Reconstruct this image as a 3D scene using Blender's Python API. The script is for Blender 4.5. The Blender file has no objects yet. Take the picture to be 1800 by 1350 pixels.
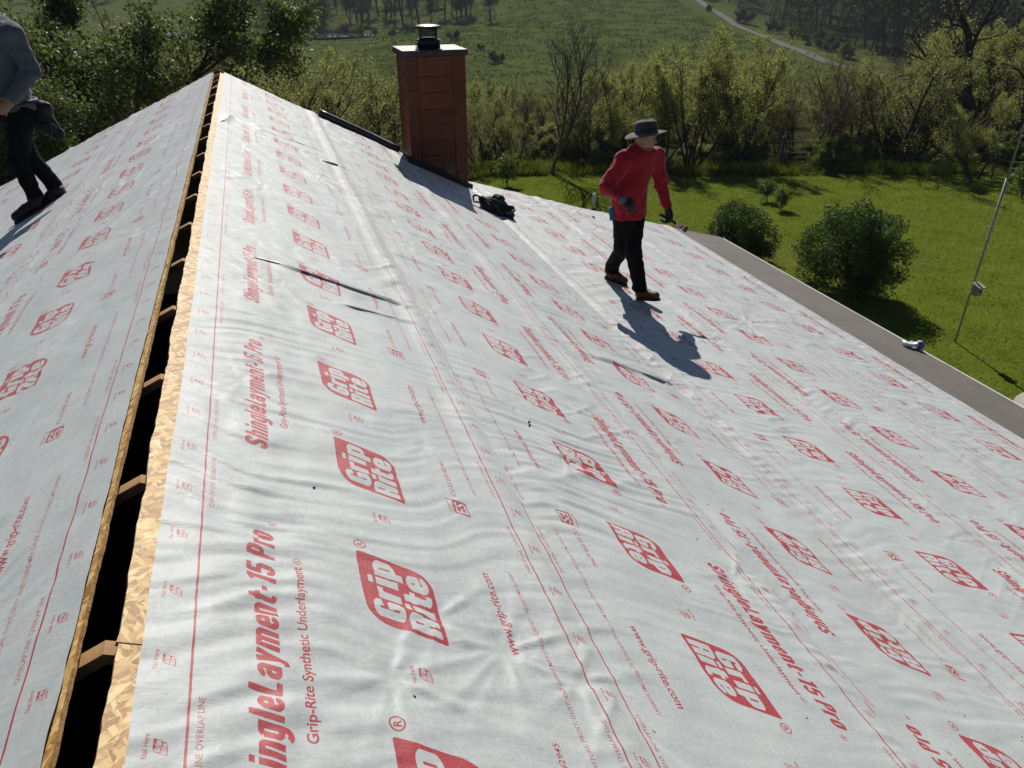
import bpy, math
import numpy as np

# ------------------------------------------------------------------ camera, sky, sun, exposure
scene = bpy.context.scene
COL = scene.collection
R = math.radians
PSI, PITCH = R(17.61), R(29.147)            # heading east of the ridge, downward tilt
CAM = np.array([0.463, 0.0, 1.18])          # the ridge runs along +Y through the origin
cam_d = bpy.data.cameras.new('camera')
cam_d.sensor_width = 36.0
cam_d.lens = 1318.0 / 1800.0 * 36.0
cam_d.clip_start = 0.05
cam_d.clip_end = 4000
cam = bpy.data.objects.new('camera', cam_d)
cam.location = CAM
cam.rotation_euler = (math.pi / 2 - PITCH, 0, -PSI)
COL.objects.link(cam)
scene.camera = cam

SUN_AZ, SUN_EL = R(12.5), R(39.5)           # azimuth from +Y towards +X
world = bpy.data.worlds.new('World')
scene.world = world
world.use_nodes = True
wn = world.node_tree
wn.nodes.clear()
wo = wn.nodes.new('ShaderNodeOutputWorld')
wb = wn.nodes.new('ShaderNodeBackground')
ws = wn.nodes.new('ShaderNodeTexSky')
ws.sky_type = 'NISHITA'
ws.sun_disc = False
ws.sun_elevation = SUN_EL
ws.sun_rotation = SUN_AZ
ws.altitude = 300
ws.air_density = 0.7
ws.dust_density = 0.15
ws.ozone_density = 1.6
wb.inputs['Strength'].default_value = 0.05
wn.links.new(ws.outputs[0], wb.inputs[0])
wn.links.new(wb.outputs[0], wo.inputs[0])

sun_d = bpy.data.lights.new('sun', 'SUN')
sun_d.energy = 5.0
sun_d.angle = R(0.53)
sun_d.color = (1.0, 0.95, 0.87)
sun = bpy.data.objects.new('sun', sun_d)
sun.rotation_euler = (math.pi / 2 - SUN_EL, 0, math.pi - SUN_AZ)
sun.location = (0, 0, 30)
COL.objects.link(sun)

vs = scene.view_settings
vs.view_transform = 'Standard'
vs.look = 'None'
vs.gamma = 1.0
vs.use_curve_mapping = False
vs.exposure = 0.18
scene.cycles.max_bounces = 6
scene.cycles.diffuse_bounces = 3
scene.cycles.glossy_bounces = 2
scene.cycles.transmission_bounces = 4
scene.cycles.transparent_max_bounces = 4

# ------------------------------------------------------------------ frames of reference
RIGHT = np.array([math.cos(PSI), -math.sin(PSI), 0.0])
HEAD = np.array([math.sin(PSI), math.cos(PSI), 0.0])


def AB(a, b, z=0.0):
    """world point from metres right / ahead of where the photographer stands"""
    a = np.asarray(a, float); b = np.asarray(b, float); z = np.asarray(z, float)
    a, b, z = np.broadcast_arrays(a, b, z)
    return np.stack([CAM[0] + a * RIGHT[0] + b * HEAD[0], CAM[1] + a * RIGHT[1] + b * HEAD[1], z], -1)


def ab_of(P):
    d = np.asarray(P, float)[..., :2] - CAM[:2]
    return d @ RIGHT[:2], d @ HEAD[:2]


# ------------------------------------------------------------------ noise
def _hash(ix, iy, iz, seed):
    h = (ix.astype(np.int64) * 374761393 + iy.astype(np.int64) * 668265263 + iz.astype(np.int64) * 2147483647 + seed * 974711) & 0xFFFFFFFF
    h = ((h ^ (h >> 13)) * 1274126177) & 0xFFFFFFFF
    h = ((h ^ (h >> 16)) * 2246822519) & 0xFFFFFFFF
    h = h ^ (h >> 15)
    return (h & 0xFFFFFF) / float(0xFFFFFF)


def noise2(x, y, seed=0):
    """smooth value noise, about -1..1"""
    x, y = np.broadcast_arrays(np.asarray(x, float), np.asarray(y, float))
    ix = np.floor(x); iy = np.floor(y)
    fx = x - ix; fy = y - iy
    fx = fx * fx * fx * (fx * (fx * 6 - 15) + 10); fy = fy * fy * fy * (fy * (fy * 6 - 15) + 10)
    z = np.zeros_like(ix)
    a = _hash(ix, iy, z, seed); b = _hash(ix + 1, iy, z, seed)
    c = _hash(ix, iy + 1, z, seed); d = _hash(ix + 1, iy + 1, z, seed)
    return ((a * (1 - fx) + b * fx) * (1 - fy) + (c * (1 - fx) + d * fx) * fy) * 2 - 1


def noise3(p, seed=0):
    i = np.floor(p); f = p - i
    f = f * f * (3 - 2 * f)
    out = 0
    for dx in (0, 1):
        for dy in (0, 1):
            for dz in (0, 1):
                w = (f[..., 0] if dx else 1 - f[..., 0]) * (f[..., 1] if dy else 1 - f[..., 1]) * (f[..., 2] if dz else 1 - f[..., 2])
                out = out + w * _hash(i[..., 0] + dx, i[..., 1] + dy, i[..., 2] + dz, seed)
    return out * 2 - 1


def smooth(e0, e1, x):
    t = np.clip((np.asarray(x, float) - e0) / (e1 - e0), 0, 1)
    return t * t * (3 - 2 * t)


# ------------------------------------------------------------------ mesh helpers
def make_mesh(name, V, faces, mats=(), shade=False, uv=None, midx=None, attrs=None):
    """faces: list of integer arrays (n,3) / (n,4); uv per vertex"""
    V = np.asarray(V, np.float32).reshape(-1, 3)
    faces = [np.asarray(f, np.int32) for f in faces if len(f)]
    me = bpy.data.meshes.new(name)
    me.vertices.add(len(V))
    me.vertices.foreach_set('co', V.ravel())
    loops = np.concatenate([f.ravel() for f in faces])
    tot = np.concatenate([np.full(len(f), f.shape[1], np.int32) for f in faces])
    start = np.concatenate([[0], np.cumsum(tot)[:-1]]).astype(np.int32)
    me.loops.add(len(loops))
    me.loops.foreach_set('vertex_index', loops)
    me.polygons.add(len(tot))
    me.polygons.foreach_set('loop_start', start)
    if shade:
        me.polygons.foreach_set('use_smooth', np.ones(len(tot), bool))
    else:
        me.polygons.foreach_set('use_smooth', np.zeros(len(tot), bool))
    for m in mats:
        me.materials.append(m)
    if midx is not None:
        me.polygons.foreach_set('material_index', np.asarray(midx, np.int32))
    if uv is not None:
        l = me.uv_layers.new(name='UVMap')
        l.data.foreach_set('uv', np.asarray(uv, np.float32)[loops].ravel())
    if attrs:
        for k, v in attrs.items():
            at = me.attributes.new(k, 'FLOAT', 'POINT')
            at.data.foreach_set('value', np.asarray(v, np.float32))
    me.update(calc_edges=True)
    return me


def link(name, me, parent=None, loc=(0, 0, 0)):
    o = bpy.data.objects.new(name, me)
    o.location = tuple(float(v) for v in loc)
    COL.objects.link(o)
    if parent is not None:
        o.parent = parent
    return o


def thing(name, label, cat, loc=(0, 0, 0), group=None, rotz=0.0, scale=1.0):
    o = bpy.data.objects.new(name, None)
    o.empty_display_size = 0.2
    o.location = tuple(float(v) for v in loc)
    o.rotation_euler = (0, 0, rotz)
    o.scale = (scale, scale, scale) if np.isscalar(scale) else scale
    COL.objects.link(o)
    tag(o, label, cat, group)
    return o


def tag(o, label=None, cat=None, group=None, kind=None):
    if label: o['label'] = label
    if cat: o['category'] = cat
    if group: o['group'] = group
    if kind: o['kind'] = kind
    return o


class MB:
    """collects shapes into one mesh"""
    def __init__(self):
        self.V = []; self.F = []; self.n = 0; self.M = []

    def add(self, V, *faces, m=0):
        V = np.asarray(V, float).reshape(-1, 3)
        for f in faces:
            f = np.asarray(f, int)
            if len(f):
                self.F.append(f + self.n); self.M.append(np.full(len(f), m))
        self.V.append(V); self.n += len(V)
        return self

    def box(self, lo, hi, m=0, fr=None):
        x0, y0, z0 = lo; x1, y1, z1 = hi
        V = np.array([[x0, y0, z0], [x1, y0, z0], [x1, y1, z0], [x0, y1, z0], [x0, y0, z1], [x1, y0, z1], [x1, y1, z1], [x0, y1, z1]], float)
        if fr is not None: V = fr(V)
        F = [[0, 3, 2, 1], [4, 5, 6, 7], [0, 1, 5, 4], [1, 2, 6, 5], [2, 3, 7, 6], [3, 0, 4, 7]]
        return self.add(V, F, m=m)

    def bevbox(self, lo, hi, b=0.004, m=0, fr=None):
        """box with chamfered long edges all round (24 vertices)"""
        lo = np.array(lo, float); hi = np.array(hi, float)
        V = []; ids = {}
        for sx in (0, 1):
            for sy in (0, 1):
                for sz in (0, 1):
                    c = np.array([hi[0] if sx else lo[0], hi[1] if sy else lo[1], hi[2] if sz else lo[2]])
                    inn = np.array([-1 if sx else 1, -1 if sy else 1, -1 if sz else 1]) * b
                    for ax in range(3):      # vertex lying on the face normal to ax
                        p = c + inn; p[ax] = c[ax]
                        ids[(sx, sy, sz, ax)] = len(V); V.append(p)
        Q = []; T = []
        def q(a, b_, c, d): Q.append([ids[a], ids[b_], ids[c], ids[d]])
        for ax in range(3):
            u, v = (ax + 1) % 3, (ax + 2) % 3
            for s in (0, 1):
                def k(su, sv):
                    t = [0, 0, 0]; t[ax] = s; t[u] = su; t[v] = sv
                    return (*t, ax)
                f = [k(0, 0), k(1, 0), k(1, 1), k(0, 1)]
                if not s: f.reverse()
                q(*f)
            # edges parallel to ax
            for su in (0, 1):
                for sv in (0, 1):
                    def e(t_ax, face):
                        t = [0, 0, 0]; t[ax] = t_ax; t[u] = su; t[v] = sv
                        return (*t, face)
                    f = [e(0, u), e(1, u), e(1, v), e(0, v)]
                    if su == sv: f.reverse()
                    q(*f)
        for sx in (0, 1):
            for sy in (0, 1):
                for sz in (0, 1):
                    f = [ids[(sx, sy, sz, 0)], ids[(sx, sy, sz, 1)], ids[(sx, sy, sz, 2)]]
                    if (sx + sy + sz) % 2 == 0: f.reverse()
                    T.append(f)
        V = np.array(V)
        if fr is not None: V = fr(V)
        return self.add(V, Q, T, m=m)

    def tube(self, pts, rad, n=8, m=0, caps=True):
        pts = np.asarray(pts, float); k = len(pts)
        rad = np.broadcast_to(np.asarray(rad, float), (k,))
        V, F = tubes(pts[None], rad[None], n)
        fs = [F]
        if caps:
            fs.append([[0, i + 1, i] for i in range(1, n - 1)])
            o = (k - 1) * n
            fs.append([[o, o + i, o + i + 1] for i in range(1, n - 1)])
        self.add(V, *fs, m=m)
        return self

    def lathe(self, prof, n=24, c=(0, 0, 0), m=0, fr=None):
        prof = np.asarray(prof, float); k = len(prof)
        th = np.arange(n) * 2 * np.pi / n
        V = np.stack([prof[:, None, 0] * np.cos(th), prof[:, None, 0] * np.sin(th), np.repeat(prof[:, None, 1], n, 1)], -1).reshape(-1, 3) + np.array(c)
        if fr is not None: V = fr(V)
        F = []
        for i in range(k - 1):
            for j in range(n):
                F.append([i * n + j, i * n + (j + 1) % n, (i + 1) * n + (j + 1) % n, (i + 1) * n + j])
        return self.add(V, F, m=m)

    def mesh(self, name, mats, shade=False, off=(0, 0, 0)):
        V = np.concatenate(self.V) - np.asarray(off)
        tri = [f for f in self.F if f.shape[1] == 3]; quad = [f for f in self.F if f.shape[1] == 4]
        mt = [m for f, m in zip(self.F, self.M) if f.shape[1] == 3]; mq = [m for f, m in zip(self.F, self.M) if f.shape[1] == 4]
        fs = []; mi = []
        if tri: fs.append(np.concatenate(tri)); mi.append(np.concatenate(mt))
        if quad: fs.append(np.concatenate(quad)); mi.append(np.concatenate(mq))
        if not isinstance(mats, (list, tuple)): mats = [mats]
        return make_mesh(name, V, fs, mats, shade, midx=np.concatenate(mi) if len(mats) > 1 else None)

    def build(self, name, mats, parent=None, shade=False, loc=(0, 0, 0)):
        """vertices are in world space, loc is the thing's base"""
        return link(name, self.mesh(name, mats, shade, off=loc), parent, (0, 0, 0) if parent is not None else loc)


def tubes(pts, rad, n):
    """pts (N,k,3), rad (N,k) -> vertices and quads of N open tubes"""
    N, k, _ = pts.shape
    t = np.gradient(pts, axis=1)
    t /= np.linalg.norm(t, axis=2, keepdims=True) + 1e-9
    ref = np.where(np.abs(t[:, :1, 2:3]) > 0.9, np.array([[[1.0, 0, 0]]]), np.array([[[0, 0, 1.0]]]))
    u = np.cross(t, np.broadcast_to(ref, t.shape)); u /= np.linalg.norm(u, axis=2, keepdims=True) + 1e-9
    v = np.cross(t, u)
    th = np.arange(n) * 2 * np.pi / n
    ring = pts[:, :, None, :] + rad[:, :, None, None] * (u[:, :, None, :] * np.cos(th)[None, None, :, None] + v[:, :, None, :] * np.sin(th)[None, None, :, None])
    base = (np.arange(N) * k * n)[:, None, None] + (np.arange(k - 1) * n)[None, :, None] + np.arange(n)[None, None, :]
    nxt = (np.arange(N) * k * n)[:, None, None] + (np.arange(k - 1) * n)[None, :, None] + ((np.arange(n) + 1) % n)[None, None, :]
    F = np.stack([base, nxt, nxt + n, base + n], -1).reshape(-1, 4)
    return ring.reshape(-1, 3), F


class Vol:
    """a little signed-distance modeller; mesh() is a surface-nets skin"""
    def __init__(self, lo, hi, h):
        self.lo = np.asarray(lo, float); self.h = h
        self.n = np.ceil((np.asarray(hi, float) - self.lo) / h).astype(int) + 1
        self.F = np.full(self.n, 0.5)
        self.ax = [self.lo[i] + np.arange(self.n[i]) * h for i in range(3)]

    def sub(self, lo, hi):
        i0 = np.clip(np.floor((np.asarray(lo) - self.lo) / self.h).astype(int), 0, self.n - 1)
        i1 = np.clip(np.ceil((np.asarray(hi) - self.lo) / self.h).astype(int) + 1, 1, self.n)
        sl = tuple(slice(a, max(b, a + 1)) for a, b in zip(i0, i1))
        P = np.stack(np.meshgrid(*[self.ax[i][sl[i]] for i in range(3)], indexing='ij'), -1)
        return sl, P

    def _put(self, sl, d, k, op='u'):
        f = self.F[sl]
        if op == 'u':
            if k > 0:
                h = np.maximum(k - np.abs(f - d), 0) / k
                self.F[sl] = np.minimum(f, d) - h * h * k * 0.25
            else:
                self.F[sl] = np.minimum(f, d)
        else:
            d = -d
            h = np.maximum(k - np.abs(f - d), 0) / max(k, 1e-6)
            self.F[sl] = np.maximum(f, d) + h * h * k * 0.25

    def cap(self, a, b, ra, rb=None, k=0.02, op='u', flat=None):
        rb = ra if rb is None else rb
        a = np.asarray(a, float); b = np.asarray(b, float)
        m = max(ra, rb) + k + 0.04
        sl, P = self.sub(np.minimum(a, b) - m, np.maximum(a, b) + m)
        ab = b - a; L = float(ab @ ab) + 1e-9
        t = np.clip(((P - a) @ ab) / L, 0, 1)
        q = P - (a + t[..., None] * ab)
        if flat is not None:         # squash along an axis: (unit vector, factor)
            ax = np.asarray(flat[0], float); ax = ax / np.linalg.norm(ax)
            c = q @ ax
            q = q + (c * (flat[1] - 1))[..., None] * ax
        self._put(sl, np.linalg.norm(q, axis=-1) - (ra + (rb - ra) * t), k, op)
        return self

    def chain(self, pts, rs, k=0.02, **kw):
        for i in range(len(pts) - 1):
            self.cap(pts[i], pts[i + 1], rs[i], rs[i + 1], k, **kw)
        return self

    def ell(self, c, r, k=0.02, axes=None, op='u'):
        c = np.asarray(c, float); r = np.asarray(r, float)
        m = r.max() + k + 0.04
        sl, P = self.sub(c - m, c + m)
        q = P - c
        if axes is not None: q = q @ np.asarray(axes, float).T
        k0 = np.linalg.norm(q / r, axis=-1); k1 = np.linalg.norm(q / (r * r), axis=-1) + 1e-9
        self._put(sl, k0 * (k0 - 1) / k1, k, op)
        return self

    def cut(self, p, nrm, k=0.008):
        """keep the side opposite to nrm"""
        sl, P = self.sub(self.lo, self.lo + self.n * self.h)
        d = (P - np.asarray(p, float)) @ np.asarray(nrm, float)
        self._put(sl, -d, k, 'cut')
        return self

    def rough(self, amp, freq, seed=0, stretch=(1, 1, 1)):
        near = np.abs(self.F) < 0.06
        P = np.stack(np.meshgrid(*self.ax, indexing='ij'), -1)[near]
        self.F[near] += amp * noise3(P * freq * np.asarray(stretch), seed)
        return self

    def mesh(self):
        F = self.F; S = F < 0
        S[0] = S[-1] = False; S[:, 0] = S[:, -1] = False; S[:, :, 0] = S[:, :, -1] = False
        F = np.where(S, F, np.maximum(F, 1e-5))
        c = [F[dx:F.shape[0] - 1 + dx, dy:F.shape[1] - 1 + dy, dz:F.shape[2] - 1 + dz] for dx in (0, 1) for dy in (0, 1) for dz in (0, 1)]
        cs = np.stack([x < 0 for x in c]).sum(0)
        act = (cs > 0) & (cs < 8)
        idx = np.full(act.shape, -1, int); idx[act] = np.arange(act.sum())
        cv = [x[act] for x in c]
        off = np.array([[dx, dy, dz] for dx in (0, 1) for dy in (0, 1) for dz in (0, 1)], float)
        acc = np.zeros((act.sum(), 3)); cnt = np.zeros(act.sum())
        for i in range(8):
            for j in range(i + 1, 8):
                if np.abs(off[i] - off[j]).sum() != 1: continue
                x = (cv[i] < 0) != (cv[j] < 0)
                den = np.where(x, cv[i] - cv[j], 1.0)
                t = np.where(x, cv[i] / den, 0)
                acc += np.where(x[:, None], off[i] + t[:, None] * (off[j] - off[i]), 0); cnt += x
        V = (np.argwhere(act) + acc / np.maximum(cnt, 1)[:, None]) * self.h + self.lo
        Q = []
        S = F < 0
        for ax in range(3):
            u, v = (ax + 1) % 3, (ax + 2) % 3
            s0 = [slice(None)] * 3; s1 = [slice(None)] * 3
            s0[ax] = slice(0, -1); s1[ax] = slice(1, None)
            A = S[tuple(s0)]; B = S[tuple(s1)]
            for inv, E in ((False, A & ~B), (True, ~A & B)):
                e = np.argwhere(E)
                ok = (e[:, u] > 0) & (e[:, v] > 0) & (e[:, u] < act.shape[u]) & (e[:, v] < act.shape[v])
                e = e[ok]
                def cell(du, dv):
                    q = e.copy(); q[:, u] += du; q[:, v] += dv
                    return idx[q[:, 0], q[:, 1], q[:, 2]]
                f = np.stack([cell(-1, -1), cell(0, -1), cell(0, 0), cell(-1, 0)], -1)
                if inv: f = f[:, ::-1]
                Q.append(f)
        Q = np.concatenate(Q)
        return V, Q[(Q >= 0).all(1)]

    def build(self, name, mats, parent=None, loc=(0, 0, 0), frame=None, midx_fn=None):
        V, Q = self.mesh()
        mi = None
        if midx_fn is not None: mi = midx_fn(V[Q].mean(1))
        if frame is not None: V = frame(V)
        if not isinstance(mats, (list, tuple)): mats = [mats]
        me = make_mesh(name, V - np.asarray(loc), [Q], mats, True, midx=mi)
        return link(name, me, parent, (0, 0, 0) if parent is not None else loc)


# ------------------------------------------------------------------ materials
class NT:
    def __init__(self, name):
        self.m = bpy.data.materials.new(name); self.m.use_nodes = True
        self.t = self.m.node_tree; self.t.nodes.clear()
        self.out = self.t.nodes.new('ShaderNodeOutputMaterial')

    def n(self, typ, **kw):
        nd = self.t.nodes.new(typ)
        for k, v in kw.items():
            if k.startswith('i_'):
                nd.inputs[k[2:].replace('_', ' ')].default_value = v
            else:
                setattr(nd, k, v)
        return nd

    def l(self, a, b):
        self.t.links.new(a, b)

    def noise(self, vec, scale, detail=4, rough=0.55, dist=0.0):
        nd = self.n('ShaderNodeTexNoise')
        nd.inputs['Scale'].default_value = scale; nd.inputs['Detail'].default_value = detail
        nd.inputs['Roughness'].default_value = rough; nd.inputs['Distortion'].default_value = dist
        if vec is not None: self.l(vec, nd.inputs['Vector'])
        return nd

    def ramp(self, fac, stops, interp='LINEAR'):
        nd = self.n('ShaderNodeValToRGB'); nd.color_ramp.interpolation = interp
        el = nd.color_ramp.elements
        while len(el) < len(stops): el.new(0.5)
        for e, (p, c) in zip(el, stops):
            e.position = p
            e.color = (*c, 1) if len(c) == 3 else c
        self.l(fac, nd.inputs[0])
        return nd

    def mix(self, fac, a, b, blend='MIX'):
        nd = self.n('ShaderNodeMix', data_type='RGBA', blend_type=blend)
        for sock, v in ((nd.inputs[0], fac), (nd.inputs[6], a), (nd.inputs[7], b)):
            if hasattr(v, 'links') or isinstance(v, bpy.types.NodeSocket): self.l(v, sock)
            elif isinstance(v, tuple): sock.default_value = (*v, 1) if len(v) == 3 else v
            else: sock.default_value = v
        return nd.outputs[2]

    def math(self, op, a, b=0.0, clamp=False):
        nd = self.n('ShaderNodeMath', operation=op, use_clamp=clamp)
        for s, v in ((nd.inputs[0], a), (nd.inputs[1], b)):
            if isinstance(v, bpy.types.NodeSocket): self.l(v, s)
            else: s.default_value = v
        return nd.outputs[0]

    def coords(self, kind='Object', scale=(1, 1, 1), rot=(0, 0, 0)):
        tc = self.n('ShaderNodeTexCoord')
        mp = self.n('ShaderNodeMapping')
        mp.inputs['Scale'].default_value = scale; mp.inputs['Rotation'].default_value = rot
        self.l(tc.outputs[kind], mp.inputs[0])
        return mp.outputs[0]

    def bump(self, height, strength=0.3, dist=0.01, normal=None):
        b = self.n('ShaderNodeBump'); b.inputs['Strength'].default_value = strength; b.inputs['Distance'].default_value = dist
        self.l(height, b.inputs['Height'])
        if normal is not None: self.l(normal, b.inputs['Normal'])
        return b.outputs[0]

    def bsdf(self, color, rough=0.7, spec=0.3, metal=0.0, normal=None):
        b = self.n('ShaderNodeBsdfPrincipled')
        for s, v in ((b.inputs['Base Color'], color), (b.inputs['Roughness'], rough)):
            if isinstance(v, bpy.types.NodeSocket): self.l(v, s)
            elif isinstance(v, tuple): s.default_value = (*v, 1)
            else: s.default_value = v
        b.inputs['Specular IOR Level'].default_value = spec
        b.inputs['Metallic'].default_value = metal
        if normal is not None: self.l(normal, b.inputs['Normal'])
        self.l(b.outputs[0], self.out.inputs[0])
        return b


def mat_plain(name, col, rough=0.7, var=0.25, scale=8.0, bump=0.15, spec=0.3, metal=0.0, bscale=None, bdist=0.004):
    t = NT(name)
    c = t.coords()
    n1 = t.noise(c, scale, 5)
    lo = tuple(v * (1 - var) for v in col); hi = tuple(min(1, v * (1 + var)) for v in col)
    rp = t.ramp(n1.outputs[0], [(0.3, lo), (0.7, hi)])
    n2 = t.noise(c, bscale or scale * 6, 4)
    t.bsdf(rp.outputs[0], rough, spec, metal, t.bump(n2.outputs[0], bump, bdist))
    return t.m


def mat_leaf(name, dark, light, trans=0.45, rough=0.45, spec=0.35):
    t = NT(name)
    g = t.n('ShaderNodeNewGeometry')
    oi = t.n('ShaderNodeObjectInfo')
    f = t.math('ADD', t.math('MULTIPLY', g.outputs['Random Per Island'], 0.75), t.math('MULTIPLY', oi.outputs['Random'], 0.25))
    rp = t.ramp(f, [(0.05, dark), (0.95, light)])
    b = t.bsdf(rp.outputs[0], rough, spec)
    tr = t.n('ShaderNodeBsdfTranslucent')
    tint = t.mix(1.0, rp.outputs[0], (1.0, 1.07, 0.72), 'MULTIPLY')
    t.l(tint, tr.inputs[0])
    mx = t.n('ShaderNodeMixShader'); mx.inputs[0].default_value = trans
    t.l(b.outputs[0], mx.inputs[1]); t.l(tr.outputs[0], mx.inputs[2]); t.l(mx.outputs[0], t.out.inputs[0])
    return t.m

# ------------------------------------------------------------------ the printed pattern of the underlayment (flat print)
PER = 1.22                                    # repeat along the roll and width of the roll, metres
RES = 2304
PRINT = np.zeros((RES, RES), np.uint8)        # [row up, column]


def text_shape(body, bold=0.0, spacing=1.0):
    cu = bpy.data.curves.new('lettering', 'FONT')
    cu.body = body; cu.offset = bold; cu.space_character = spacing; cu.resolution_u = 4
    o = bpy.data.objects.new('lettering', cu)
    COL.objects.link(o)
    bpy.context.view_layer.update()
    dg = bpy.context.evaluated_depsgraph_get()
    me = o.evaluated_get(dg).to_mesh()
    me.calc_loop_triangles()
    V = np.array([v.co[:2] for v in me.vertices]); T = np.array([t.vertices[:] for t in me.loop_triangles])
    o.evaluated_get(dg).to_mesh_clear()
    bpy.data.objects.remove(o); bpy.data.curves.remove(cu)
    return V, T


def fill(V, T, val):
    """rasterise triangles given in metres, wrapping along the roll"""
    P = V * (RES / PER)
    for a, b, c in P[T]:
        x0 = int(math.floor(min(a[0], b[0], c[0]))); x1 = int(math.ceil(max(a[0], b[0], c[0])))
        y0 = int(math.floor(min(a[1], b[1], c[1]))); y1 = int(math.ceil(max(a[1], b[1], c[1])))
        xs = np.arange(x0, x1 + 1); ys = np.arange(max(y0, 0), min(y1, RES - 1) + 1)
        if not len(ys): continue
        X = xs[None, :] + 0.5; Y = ys[:, None] + 0.5
        d = (b[0] - a[0]) * (c[1] - a[1]) - (c[0] - a[0]) * (b[1] - a[1])
        if abs(d) < 1e-12: continue
        w1 = ((X - a[0]) * (c[1] - a[1]) - (c[0] - a[0]) * (Y - a[1])) / d
        w2 = ((b[0] - a[0]) * (Y - a[1]) - (X - a[0]) * (b[1] - a[1])) / d
        m = (w1 >= -1e-6) & (w2 >= -1e-6) & (w1 + w2 <= 1 + 1e-6)
        r, q = np.nonzero(m)
        PRINT[ys[r], xs[q] % RES] = val


_cap = None


def text(body, x0, x1, s_base, cap, val=255, slant=0.0, bold=0.0, spacing=1.0):
    """one line of lettering: from x0 to x1 along the roll, baseline s_base below the top edge, capital height cap"""
    global _cap
    if _cap is None:
        _cap = float(text_shape('H')[0][:, 1].max())
    V, T = text_shape(body, bold, spacing)
    y = V[:, 1] * cap / (_cap + bold)
    x = (V[:, 0] - V[:, 0].min()) / np.ptp(V[:, 0]) * (x1 - x0 - slant * cap) + x0 + slant * y
    fill(np.stack([x, (PER - s_base) + y], 1), T, val)


# heavy condensed lettering drawn as strokes (capital height 1)
_L, _R, _T, _X, _B, _c = .085, .325, .915, .655, .085, .075
_bowl = [(_L, _X - _c), (_L + _c, _X), (_R - _c, _X), (_R, _X - _c), (_R, _B + _c), (_R - _c, _B), (_L + _c, _B), (_L, _B + _c), (_L, _X - _c)]
_arch = [(_L, _X - _c), (_L + _c, _X), (_R - _c, _X), (_R, _X - _c), (_R, 0)]
_loop = [(_L, _T), (_R - _c, _T), (_R, _T - _c), (_R, .54), (_R - _c, .465), (_L, .465)]
HEAVY = {
    'G': (.41, [[(_R, .70), (_R, _T - _c), (_R - _c, _T), (_L + _c, _T), (_L, _T - _c), (_L, _B + _c), (_L + _c, _B), (_R - _c, _B), (_R, _B + _c), (_R, .45), (.20, .45)]]),
    'S': (.41, [[(_R, .70), (_R, _T - _c), (_R - _c, _T), (_L + _c, _T), (_L, _T - _c), (_L, .62), (_L + _c, .54), (_R - _c, .46), (_R, .38), (_R, _B + _c), (_R - _c, _B), (_L + _c, _B), (_L, _B + _c), (_L, .30)]]),
    'h': (.41, [[(_L, 0), (_L, 1)], _arch]), 'n': (.41, [[(_L, 0), (_L, .74)], _arch]),
    'i': (.17, [[(_L, 0), (_L, .74)], [(_L, .84), (_L, 1)]]), 'l': (.17, [[(_L, 0), (_L, 1)]]),
    'g': (.41, [[(_R, .74), (_R, -.11), (_R - _c, -.185), (_L + _c, -.185), (_L, -.12)], _bowl]),
    'e': (.41, [[(_L, .37), (_R, .37), (_R, _X - _c), (_R - _c, _X), (_L + _c, _X), (_L, _X - _c), (_L, _B + _c), (_L + _c, _B), (_R - _c, _B), (_R, _B + _c), (_R, .23)]]),
    'L': (.38, [[(_L, 1), (_L, _B), (.38, _B)]]),
    'a': (.41, [[(_L, .52), (_L, _X - _c), (_L + _c, _X), (_R - _c, _X), (_R, _X - _c), (_R, 0)], [(_R, .41), (_L + _c, .39), (_L, .33), (_L, _B + _c), (_L + _c, _B), (_R - _c, _B), (_R, _B + _c)]]),
    'y': (.40, [[(.07, .74), (.19, .10)], [(.335, .74), (.20, .06), (.14, -.15), (.02, -.185)]]),
    'm': (.65, [[(_L, 0), (_L, .74)], _arch, [(_R, _X - _c), (_R + _c, _X), (.565 - _c, _X), (.565, _X - _c), (.565, 0)]]),
    't': (.30, [[(.12, .95), (.12, _B + _c), (.12 + _c, _B), (.30, _B)], [(.0, _X), (.30, _X)]]),
    '-': (.26, [[(.02, .40), (.24, .40)]]), ' ': (.14, []),
    '1': (.30, [[(.20, 0), (.20, 1)], [(.20, .92), (.03, .80)]]),
    '5': (.41, [[(_R + .04, _T), (_L, _T), (_L, .55), (_L + _c, .585), (_R - _c, .585), (_R, .51), (_R, _B + _c), (_R - _c, _B), (_L + _c, _B), (_L, _B + _c), (_L, .28)]]),
    'P': (.41, [[(_L, 0), (_L, 1)], _loop]), 'R': (.41, [[(_L, 0), (_L, 1)], _loop, [(_R - .05, .46), (_R, .40), (_R, 0)]]),
    'r': (.29, [[(_L, 0), (_L, .74)], [(_L, _X - _c), (_L + _c, _X), (.29, _X)]]),
    'o': (.41, [_bowl]), 'p': (.41, [[(_L, -.23), (_L, .74)], _bowl]),
}


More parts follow.
